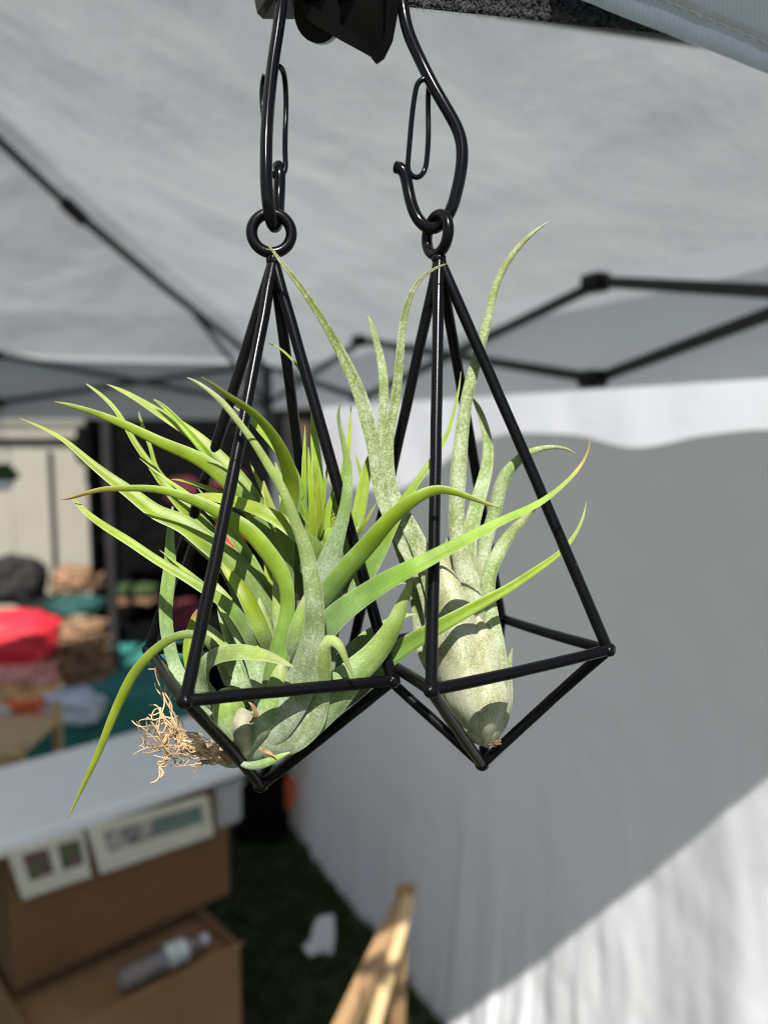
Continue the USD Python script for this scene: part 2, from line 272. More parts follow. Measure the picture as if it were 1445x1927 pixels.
s = rng.uniform(.7, 1.4, N); gi.CreateScalesAttr(Vt.Vec3fArray.FromNumpy(np.stack([s, s, s], 1).astype(np.float32)))

# ------------------------------------------------------------------ the canopy tent
D1 = np.array([-.437, .8995]); D2 = np.array([-.8995, -.437]); PC = np.array([-.54, 3.6]); SIDE = 3.2
def T(t, s, zz): return np.r_[PC - t * D1 + s * D2, zz]           # t metres along the right side, s along the back, from the far corner
EAVE, PEAK = 1.955, 2.80
tent = thing('canopy_tent', 'black framed pop-up canopy tent with a grey pitched roof', 'tent', T(SIDE / 2, SIDE / 2, 0))
def hipz(u): return float(PchipInterpolator([0, .14, .547, 1], [0, .09, .38, .80])(u))
def panel(A, B, name, seed, label=None):
    """One triangular roof panel between two corners and the peak; sags a little, with creases."""
    Cn = T(SIDE / 2, SIDE / 2, 0); A = np.asarray(A); B = np.asarray(B)
    def f(u, v):                       # v from eave to peak
        vv = v * .992; w = u[..., None]
        base = A * (1 - w) + B * w; p = base * (1 - vv[..., None]) + Cn * vv[..., None]
        hz = np.vectorize(hipz)(vv); sag = -.10 * (4 * u * (1 - u)) * (1 - vv) * vv * 2.2 - .02 * 4 * u * (1 - u) * (1 - vv)
        nz = meshkit.fbm(p * np.array([3.2, 3.2, 0]) + seed, 4, seed) - .5
        rid = np.abs(meshkit.fbm(p * np.array([1.6, 1.6, 0]) + seed * 2, 3, seed + 5) - .5)
        edge = np.clip(4 * u * (1 - u) * 2, 0, 1) * np.clip(vv * 8, 0, 1)
        out = p.copy(); out[..., 2] = EAVE + .035 + hz + .05 * np.clip(vv * 6, 0, 1) + sag + edge * (.05 * nz - .05 * rid)
        return out
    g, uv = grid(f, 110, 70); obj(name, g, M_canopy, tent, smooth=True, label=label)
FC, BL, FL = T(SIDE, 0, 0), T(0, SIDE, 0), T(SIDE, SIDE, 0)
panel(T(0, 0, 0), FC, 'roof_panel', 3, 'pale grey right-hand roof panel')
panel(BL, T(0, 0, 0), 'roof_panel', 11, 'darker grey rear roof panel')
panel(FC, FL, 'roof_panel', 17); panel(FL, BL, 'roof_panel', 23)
def valance(a, b, z1, seed, M, name='valance'):
    d = (b - a)[:2]; L = np.linalg.norm(d); n = np.array([d[1], -d[0]]) / L
    def f(u, v):
        p = a[:2] * (1 - u[..., None]) + b[:2] * u[..., None]
        wv = .012 * (meshkit.fbm(np.stack([u * L * 4, v * .8, u * 0 + seed], -1), 3, seed) - .5) * 2 * v
        p = p + n * (wv[..., None] + .004)
        return np.concatenate([p, (EAVE + .035 - v * (EAVE + .035 - z1))[..., None]], -1)
    g, uv = grid(f, 120, 8); obj(name, g, M, tent, smooth=True)
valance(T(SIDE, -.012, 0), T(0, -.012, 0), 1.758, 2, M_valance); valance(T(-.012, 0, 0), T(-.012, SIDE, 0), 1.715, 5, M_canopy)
for c in (T(0, 0, 0), BL, FL):
    obj('leg', box(c + [0, 0, (gz(c[0], c[1]) + 1.95) / 2], (.035, .035, 1.95 - gz(c[0], c[1])), (np.r_[D1, 0], np.r_[D2, 0], [0, 0, 1]), .003), M_bar, tent)
def truss(P0, name='truss_bar'):
    """Scissor bars along a side: P0(k, z) gives the node columns."""
    for k in range(3):
        a0, a1, b0, b1 = P0(k, 1.965), P0(k, 1.777), P0(k + 1, 1.965), P0(k + 1, 1.777)
        obj(name, bar(a0, b1, .012, .022), M_bar, tent); obj(name, bar(a1 + PO(P0), b0 + PO(P0), .012, .022), M_bar, tent)
    for k in (1, 2):
        for zz in (1.962, 1.775):
            j = P0(k, zz); d = P0(k + 1, zz) - j; d /= np.linalg.norm(d)
            obj('truss_joint', box(j, (.055, .04, .036), (d, np.cross([0, 0, 1], d), [0, 0, 1]), .006), M_plastic, tent)
def PO(P0):
    d = P0(1, 0) - P0(0, 0); d /= np.linalg.norm(d); return np.cross([0, 0, 1], d) * .014
tc = [0.02, 1.12, 2.26, 3.19]
truss(lambda k, zz: T(tc[k], .035, zz)); truss(lambda k, zz: T(.035, tc[k], zz))
Cp = T(SIDE / 2, SIDE / 2, 0)
for c, lab in ((T(0, 0, 0), 'slanting rear roof pole'), (BL, None), (FL, None), (FC, None)):
    pts = [c * (1 - u) + Cp * u + [0, 0, EAVE + hipz(u)] for u in (0, .14, .34, .547)]
    obj('roof_pole', cat_(*[bar(pts[i], pts[i + 1], .022, .022) for i in range(3)]), M_bar, tent, label=lab)
    q = c * .453 + Cp * .547 + [0, 0, EAVE + hipz(.547)]
    top = Cp + [0, 0, EAVE + hipz(1) - .01]
    obj('roof_pole', bar(q, top, .019, .019), M_bar, tent)
    d = top - q; d /= np.linalg.norm(d)
    obj('pole_joint', bar(q - d * .05, q + d * .05, .035, .036, .006), M_plastic, tent)
    if c is FC: continue
    s0 = c + [0, 0, 1.78]; s1 = c * .74 + Cp * .26 + [0, 0, EAVE + hipz(.26) - .01]
    obj('brace', bar(s0, s1, .014, .02), M_bar, tent)

# front edge, close to the lens: tube, touch-tape strap, bracket, folded flap
def FR(s, zz, off=0.0): return np.r_[T(SIDE, s, 0)[:2] + off * D1, zz]     # along the front side
def front_s(px, off=0.0):
    k = (px - 722.5) / 1445 * 1.0; b = T(SIDE, 0, 0)[:2] + off * D1    # x = k * depth, depth ~ y cos + ...
    f = lambda s: (b + s * D2)[0] - k * (math.cos(PITCH) * (b + s * D2)[1] - math.sin(PITCH) * .17)
    lo, hi = 0.0, 1.6
    for _ in range(60):
        mid = (lo + hi) / 2
        if f(mid) > 0: lo = mid
        else: hi = mid
    return lo
def onfront(px, py, off=0.0):
    """Point of the front plane (moved off metres into the tent) seen at a pixel."""
    n = np.r_[D1, 0]; p0 = np.r_[T(SIDE, 0, 0)[:2] + off * D1, 0]; r = U(px, py, 1) - EYE
    return EYE + r * ((p0 - EYE) @ n) / (r @ n)
A0, A1 = onfront(430, 14, .03), onfront(748, 18, .03)
ex = (A1 - A0) / np.linalg.norm(A1 - A0); up = np.array([0, 0, 1.0]); en = np.cross(ex, up); en /= np.linalg.norm(en)
obj('truss_bar', bar(A0 + ex * .012 + up * .011, A1 + up * .011, .02, .022), M_bar, tent)
b0, b1 = onfront(752, 3, .01), onfront(1262, 58, .01)
bx_ = (b1 - b0) / np.linalg.norm(b1 - b0)
strap = quadbox([b0, b1, b1 + [0, 0, .03], b0 + [0, 0, .03]], .003, -np.cross(bx_, up))
st = obj('touch_tape_strap', strap, M_black, tent, smooth=False, label='fuzzy black loop strap along the front edge')
M_fuzz = plain('grey_loop_fibres', (.12, .12, .13), .6, .5, 300)
fz = UsdGeom.BasisCurves.Define(stage, str(st.GetPath()) + '/loop_fibre'); setd(fz.GetPrim(), kind='stuff')
L = np.linalg.norm(b1 - b0); nrm = np.cross(bx_, up); nrm /= np.linalg.norm(nrm); nrm = nrm if nrm @ (EYE - b0) > 0 else -nrm
P_, cn = [], 4200
for k in range(cn):
    zr = rng.random() ** 1.6 * .03
    c = b0 + bx_ * rng.uniform(0, L) + up * zr + nrm * .0005 - (up * .002 if rng.random() < .25 else 0); a = rng.uniform(0, 6.28); t1 = bx_ * math.cos(a) + up * math.sin(a); h = rng.uniform(.0005, .0016); w = rng.uniform(.0006, .0016)
    for q in (-1, -.6, 0, .6, 1): P_.append(c + t1 * w * q + nrm * h * (1 - q * q) + rng.normal(0, .0002, 3))
P_ = np.array(P_) - origin(tent)
fz.CreatePointsAttr(Vt.Vec3fArray.FromNumpy(P_.astype(np.float32))); fz.CreateCurveVertexCountsAttr(Vt.IntArray([5] * cn)); fz.CreateTypeAttr('linear'); fz.CreateWidthsAttr(Vt.FloatArray([.00011])); fz.SetWidthsInterpolation('constant')
UsdShade.MaterialBindingAPI.Apply(fz.GetPrim()).Bind(M_fuzz)
# bracket of the truss
def pl(pts, d0, th):
    """A plate whose outline is given in pixels at distance d0, th metres deep along the line of sight."""
    from shapely.geometry import Polygon
    c = np.mean(pts, 0); s = d0 / 1445
    poly = Polygon([((p[0] - c[0]) * s, -(p[1] - c[1]) * s * 1.08) for p in pts]).buffer(.0006).buffer(-.0003)
    me = trimesh.creation.extrude_polygon(poly, th, engine='earcut'); me.apply_translation([0, 0, -th])
    M = np.eye(4); M[:3, 0], M[:3, 1], M[:3, 2], M[:3, 3] = RGT, UPV * .87 - FWD * .5, -FWD * .87 - UPV * .5, U(c[0], c[1], d0); me.apply_transform(M); return me
ang = np.linspace(0, 2 * np.pi, 24, endpoint=False)
br = obj('bracket', pl([(548, -30), (552, 12), (575, 38), (640, 62), (700, 92), (716, 96), (738, 66), (744, 20), (744, -30)], .306, .016), M_plastic, tent, smooth=False)
obj('bolt_boss', pl([(597 + 42 * math.cos(a), 26 + 42 * math.sin(a)) for a in ang], .300, .02), M_plastic, br, smooth=False)
obj('flange', pl([(722, -30), (748, -30), (747, 30), (738, 70), (722, 96), (708, 104), (700, 96), (716, 84), (727, 55), (729, 15)], .296, .024), M_plastic, br, smooth=False)
obj('rib', pl([(560, 12), (600, 28), (690, 75), (708, 92), (698, 95), (640, 70), (585, 44)], .301, .004), M_plastic, br, smooth=False)
# folded front flap, underside towards the lens
h0, h1 = onfront(1062, -14, -.004), onfront(1530, 171, -.004)
h0 = h0 - (h1 - h0) * .15; hx = (h1 - h0) / np.linalg.norm(h1 - h0); HL = np.linalg.norm(h1 - h0); HLX = abs((h0[:2] - T(SIDE, 0, 0)[:2]) @ D2) + .02
fn = np.r_[D1 * -1, 0]; ud = fn * .074 + np.array([0, 0, .048]); ud /= np.linalg.norm(ud); fnn = np.cross(hx, ud); fnn /= np.linalg.norm(fnn); fnn = fnn if fnn[2] < 0 else -fnn
def flapf(u, v, off=0.0):
    w = v * .1; p = h0 + hx * (u * HLX)[..., None] + ud * w[..., None]
    k = np.clip((v - .62) / .38, 0, 1)[..., None] ** 1.6; e = h0 + hx * (u * HLX)[..., None]; e[..., 2] = EAVE + .045; e = e + np.r_[D1, 0] * .03; p = p * (1 - k) + e * k
    nz = .0007 * (meshkit.fbm(np.stack([u * 60, v * 5, u * 0], -1), 3, 3) - .5) * 2
    bead = .0011 * np.exp(-((w - .004) / .004) ** 2) - .0013 * np.exp(-((w - .0112) / .0014) ** 2)
    return p + fnn * (nz + bead + off)[..., None]
g, uv = grid(flapf, 420, 60)
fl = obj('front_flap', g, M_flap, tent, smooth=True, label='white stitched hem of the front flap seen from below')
for k in range(60):
    a = .004 + k * .0088
    if a > HL * 1.6: break
    uu = np.array([[a / HLX, (a + .0033) / HLX, (a + .0066) / HLX]]); vv = np.full((1, 3), (.0112 / .1))
    p = flapf(uu, vv, .0005)[0]; p[1] += fnn * .0001
    if k < 60: obj('stitch', tube(spline(p, 6), [.0002, .00045, .0005, .0005, .00045, .0002], 6), M_thread, fl)

# ------------------------------------------------------------------ side wall hanging on the right, and the next tent beyond it
topz = PchipInterpolator([-.1, 0, .5, 1.0, 1.3, 1.55, 1.8, 2.0, 2.15, 2.33, 2.5, 2.64, 2.9, 3.2], [1.6, 1.6, 1.5, 1.47, 1.478, 1.55, 1.648, 1.667, 1.664, 1.64, 1.665, 1.676, 1.65, 1.72])
NIN = np.array([-.8995, -.437])
def wallf(u, v):
    t = u * 3.2; zt = topz(t); zb = gz(*(PC[:, None, None] - t * D1[:, None, None])) + .012
    zz = zb + (zt - zb) * v
    low = np.clip(1.35 - zz, 0, 2) / 1.35
    f = meshkit.fbm(np.stack([t * 4.5 + .7 * zz, zz * .5, t * 0], -1), 3, 8) - .5
    f2 = meshkit.fbm(np.stack([t * 17 + .5 * zz, zz * .5, t * 0 + 4], -1), 2, 21) - .5
    big = meshkit.noise(np.stack([t * 2.1, zz * .6, t * 0 + 9], -1), 31) - .5
    fold = np.exp(-((t - 1.95) / .38) ** 2) * np.clip(.9 - zz, 0, .9) / .9
    off = .02 * f * (.3 + low) + .08 * big + .003 * f2 * low + .075 * (np.abs(2 * meshkit.fbm(np.stack([t * 13 + 1.1 * zz, zz * .4, t * 0 + 3], -1), 2, 55) - 1) - .3) * fold * .7 + .10 * low ** 2
    off += .012 * (meshkit.fbm(np.stack([t * 9, zz * 9, t * 0], -1), 3, 77) - .5) + .065 * np.clip((t - 1.9) / .5, 0, 1) * np.clip(1.3 - zz, 0, 1) * (meshkit.fbm(np.stack([t * 6 + zz * 1.5, zz * 1.2, t * 0 + 2], -1), 3, 91) - .5)
    p = PC[None, None] - t[..., None] * D1 + NIN * (off + .01)[..., None]
    return np.concatenate([p, zz[..., None]], -1)
g, uv = grid(wallf, 420, 120)
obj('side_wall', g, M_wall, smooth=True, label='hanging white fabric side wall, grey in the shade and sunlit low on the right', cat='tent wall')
def wall2(u, v):
    t = -1.5 + u * 5.5; zz = v * 2.35
    off = -.85 + .05 * (meshkit.fbm(np.stack([t * 1.6 + .4 * zz, zz * .7, t * 0], -1), 3, 5) - .5)
    p = PC[None, None] - t[..., None] * D1 + NIN * off[..., None]
    return np.concatenate([p, zz[..., None]], -1)
g, uv = grid(wall2, 160, 30)
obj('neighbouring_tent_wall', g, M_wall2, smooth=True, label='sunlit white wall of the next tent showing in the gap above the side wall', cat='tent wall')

# ------------------------------------------------------------------ snap hooks and wire planters
HOLD = (0.0522, .1525, .0475)
def rot(yaw, t1, t2):
    from scipy.spatial.transform import Rotation as R
    return lambda p: R.from_euler('xy', [t1, t2]).apply(R.from_euler('z', yaw).apply(np.asarray(p, float)))
WR = .00212
W_ = np.random.default_rng(3)
def wire(a, b, r=WR, n=14):
    a, b = np.asarray(a, float), np.asarray(b, float); d = b - a; q = np.linspace(0, 1, 15)[:, None]; k = W_.normal(0, .0005, 3); k -= d * (k @ d) / (d @ d)
    P = a + d * q + k * np.sin(np.pi * q) + W_.normal(0, .00004, (15, 3)); e = d / np.linalg.norm(d) * r
    return tube(np.vstack([a - e * .97, a - e * .7, P, b + e * .7, b + e * .97]), np.r_[r * .25, r * .72, np.full(15, r) * (1 + W_.normal(0, .012, 15)), r * .72, r * .25], n)
def planter(label, apex, yaw, t1, t2, ringc, ring_n, ring_r):
    apex = np.array(apex); R_ = rot(yaw, t1, t2); a, h1, h2 = HOLD
    q = [apex + R_([[a * math.cos(math.radians(k)), a * math.sin(math.radians(k)), -h1]])[0] for k in (225, 315, 45, 135)]
    zb = apex + R_([[0, 0, -h1 - h2]])[0]
    t = thing('wire_planter', label, 'plant holder', zb, 'hanging wire planters')
    top = [apex + (p - apex) / np.linalg.norm(p - apex) * .001 for p in q]
    for p, s in zip(q, top): obj('side_wire', wire(s, p), M_wire, t)
    for i in range(4): obj('rim_wire', wire(q[i], q[(i + 1) % 4]), M_wire, t)
    for p in q: obj('base_wire', wire(p, zb), M_wire, t)
    for p in q + [zb, apex]: obj('weld', lump(p, (WR * 1.36, WR * 1.36, WR * 1.3), int(abs(p[0]) * 1e5) % 50, .16, 1.6, 3), M_wire, t, smooth=True)
    rn = np.asarray(ring_n, float); rn /= np.linalg.norm(rn); e1 = np.cross(rn, [0, 0, 1.0]); e1 /= np.linalg.norm(e1); e2 = np.cross(rn, e1)
    th = np.linspace(0, 2 * np.pi, 49)[:-1]
    pts = np.array(ringc) + ring_r * (np.cos(th)[:, None] * e1 + np.sin(th)[:, None] * e2)
    k = len(pts); tb = tube(np.vstack([pts, pts[:2]]), WR, 14, caps=False)
    obj('hanging_ring', tb, M_wire, t, smooth=True)
    return q, zb
qL, zL = planter('black wire planter on the left, holding the bushy bright green air plant', (-.0412, .2954, 1.7416), .445, -.0596, .0321, U(511, 438, .2868), -FWD + .12 * RGT, 37 * .2868 / 1445)
qR, zR = planter('black wire planter on the right, holding the pale bulbous air plant', (.0211, .3033, 1.7441), .4102, -.0383, -.0916, U(823, 441, .2945), (-.86, -.5, .03), 36 * .2945 / 1445)

def hook(label, pts, r, gate, gr):
    """Snap hook: pts and gate are (pixel x, pixel y, distance)."""
    t = thing('snap_hook', label, 'hook', U(*pts[-3]), 'snap hooks hung on the canopy edge')
    P = np.array([U(*p) for p in pts]); obj('hook_body', tube(spline(P, 90), r, 16), M_gloss, t, smooth=40)
    G = np.array([U(*p) for p in gate]); obj('gate_wire', tube(spline(G, 80), gr, 10), M_gloss, t, smooth=40)
    return t
hook('black snap hook on the left, seen nearly edge-on',
     [(560, -38, .315), (548, -58, .306), (535, -40, .296), (530, 0, .291), (524, 50, .289), (515, 110, .287), (507, 180, .284), (502, 250, .281), (501, 320, .279), (505, 385, .280), (513, 422, .284), (520, 424, .289), (524, 395, .294), (526, 350, .2965), (526, 322, .297), (524, 312, .299)],
     .0023, [(498, 140, .292), (494, 160, .294), (496, 220, .294), (500, 290, .2945), (508, 322, .2955), (521, 332, .296), (533, 325, .2965), (537, 300, .297), (537, 240, .297), (537, 160, .296), (532, 132, .292), (524, 124, .289)], .00105)
hook('black snap hook on the right, its curve open to the camera',
     [(735, -50, .315), (745, -62, .308), (752, -45, .301), (757, 0, .297), (768, 58, .296), (790, 110, .296), (815, 160, .295), (845, 212, .294), (866, 258, .2935), (869, 305, .293), (858, 365, .293), (838, 412, .294), (815, 429, .296), (792, 418, .298), (774, 382, .299), (765, 340, .3), (758, 320, .3), (745, 314, .301)],
     .00235, [(808, 150, .296), (806, 175, .299), (806, 240, .3), (803, 300, .3), (796, 325, .3), (783, 333, .299), (771, 325, .299), (768, 300, .298), (773, 240, .297), (781, 175, .296), (788, 154, .2955), (797, 148, .2955)], .00105)

# ------------------------------------------------------------------ air plants
def leaf(parent, pts, dep, M, ch=.14, tw=0.0, th=1.0, dive=.008, label=None, name='leaf', n=None, twist=None):
    """A channelled, tapering blade. pts: (pixel x, pixel y, width in pixels) from base to tip; dep: distance in mm, spread evenly along the blade."""
    pts = np.array(pts, float); d = np.r_[0, np.cumsum(np.linalg.norm(np.diff(pts[:, :2], axis=0), axis=1))]; d /= d[-1]
    n = n or max(18, min(64, int(np.linalg.norm(np.diff(pts[:, :2], axis=0), axis=1).sum() / 9)))
    s = np.linspace(0, 1, n); xy = CubicSpline(d, pts[:, :2], axis=0)(s); w = np.maximum(PchipInterpolator(d, pts[:, 2])(s), .6)
    dd = PchipInterpolator(np.linspace(0, 1, len(dep)), dep)(s) / 1000 if len(dep) > 2 else np.interp(s, np.linspace(0, 1, len(dep)), dep) / 1000
    arc = s * np.linalg.norm(np.diff(pts[:, :2], axis=0), axis=1).sum(); b0_ = np.clip(1 - arc / 70, 0, 1); dd = dd + dive * b0_ ** 2; w = w * (1 - .45 * b0_ ** 2)
    c = np.array([U(a[0], a[1], q) for a, q in zip(xy, dd)]); t = np.gradient(c, axis=0); t /= np.linalg.norm(t, axis=1, keepdims=True)
    tocam = EYE - c; tocam -= t * (tocam * t).sum(1, keepdims=True); tocam /= np.linalg.norm(tocam, axis=1, keepdims=True)
    side = np.cross(t, tocam); k_up = np.sign((side @ UPV)[n // 3: 2 * n // 3].mean()) or 1.0; a = np.radians(tw * k_up + (twist or 0) * s)[:, None]
    nn = tocam * np.cos(a) + side * np.sin(a); bb = np.cross(t, nn)
    W = (.86 if M is not M_silver and name == 'leaf' else .93) * w * dd / 1445 / np.maximum(np.cos(a[:, 0]), .45)
    K = 11; u = np.linspace(-1, 1, K); T_ = np.minimum(.0011, .00018 + .12 * W) * th
    prof = np.sqrt(u * u + .02) - .45 if ch > 0 else np.abs(u) ** 1.6 - .4
    wav = 1 + .03 * np.sin(s * 9 + pts[0, 0])
    V, UV = [], []
    for sg in (1, -1):
        for i in range(n):
            e = bb[i] * (W[i] * wav[i] / 2 * u)[:, None] + nn[i] * (ch * W[i] * prof + sg * T_[i] / 2 * np.sqrt(np.maximum(1 - u ** 4, 0)))[:, None]
            V.append(c[i] + e); UV.append(np.c_[u * .5 + .5, np.full(K, s[i])])
    V, UV = np.vstack(V), np.vstack(UV); F = []; o = n * K
    for i in range(n - 1):
        for j in range(K - 1):
            a_, b_ = i * K + j, i * K + j + 1
            F += [[a_, b_, b_ + K], [a_, b_ + K, a_ + K], [o + a_, o + b_ + K, o + b_], [o + a_, o + a_ + K, o + b_ + K]]
    obj(name, (V, np.array(F)), M, parent, uv=UV, label=label)
EXTRA = None
def loft(pts, dep, flat=1.0, n=40, k=20):
    """A rounded spindle along pixels: (x, y, width in pixels)."""
    pts = np.array(pts, float); d = np.r_[0, np.cumsum(np.linalg.norm(np.diff(pts[:, :2], axis=0), axis=1))]; d /= d[-1]; s = np.linspace(0, 1, n)
    xy = PchipInterpolator(d, pts[:, :2], axis=0)(s); w = PchipInterpolator(d, pts[:, 2])(s); dd = np.interp(s, np.linspace(0, 1, len(dep)), dep) / 1000
    c = np.array([U(a[0], a[1], q) for a, q in zip(xy, dd)]); r = w / 2 * dd / 1445
    me = tube(c, r, k); v = np.array(me.vertices); uv = np.zeros((len(v), 2)); uv[:n * k, 1] = np.repeat(s, k); uv[:n * k, 0] = np.tile(np.arange(k) / k, n); uv[-1] = (0, 1)
    return (v, np.array(me.faces)), uv
plL = thing('air_plant', 'bushy bright green air plant with arching leaves and dangling dry roots', 'plant', U(450, 1430, .29), 'air plants in the wire planters')
g, uv = loft([(412, 1432, 14), (430, 1428, 38), (455, 1410, 62), (500, 1368, 92), (545, 1300, 96), (575, 1210, 66), (590, 1120, 36), (592, 1070, 14)], (286, 287, 290, 290, 288))
obj('stem', g, M_silver, plL, uv=uv)
g_, b_, s_, c_ = M_green, M_brown, M_silver, M_scurf
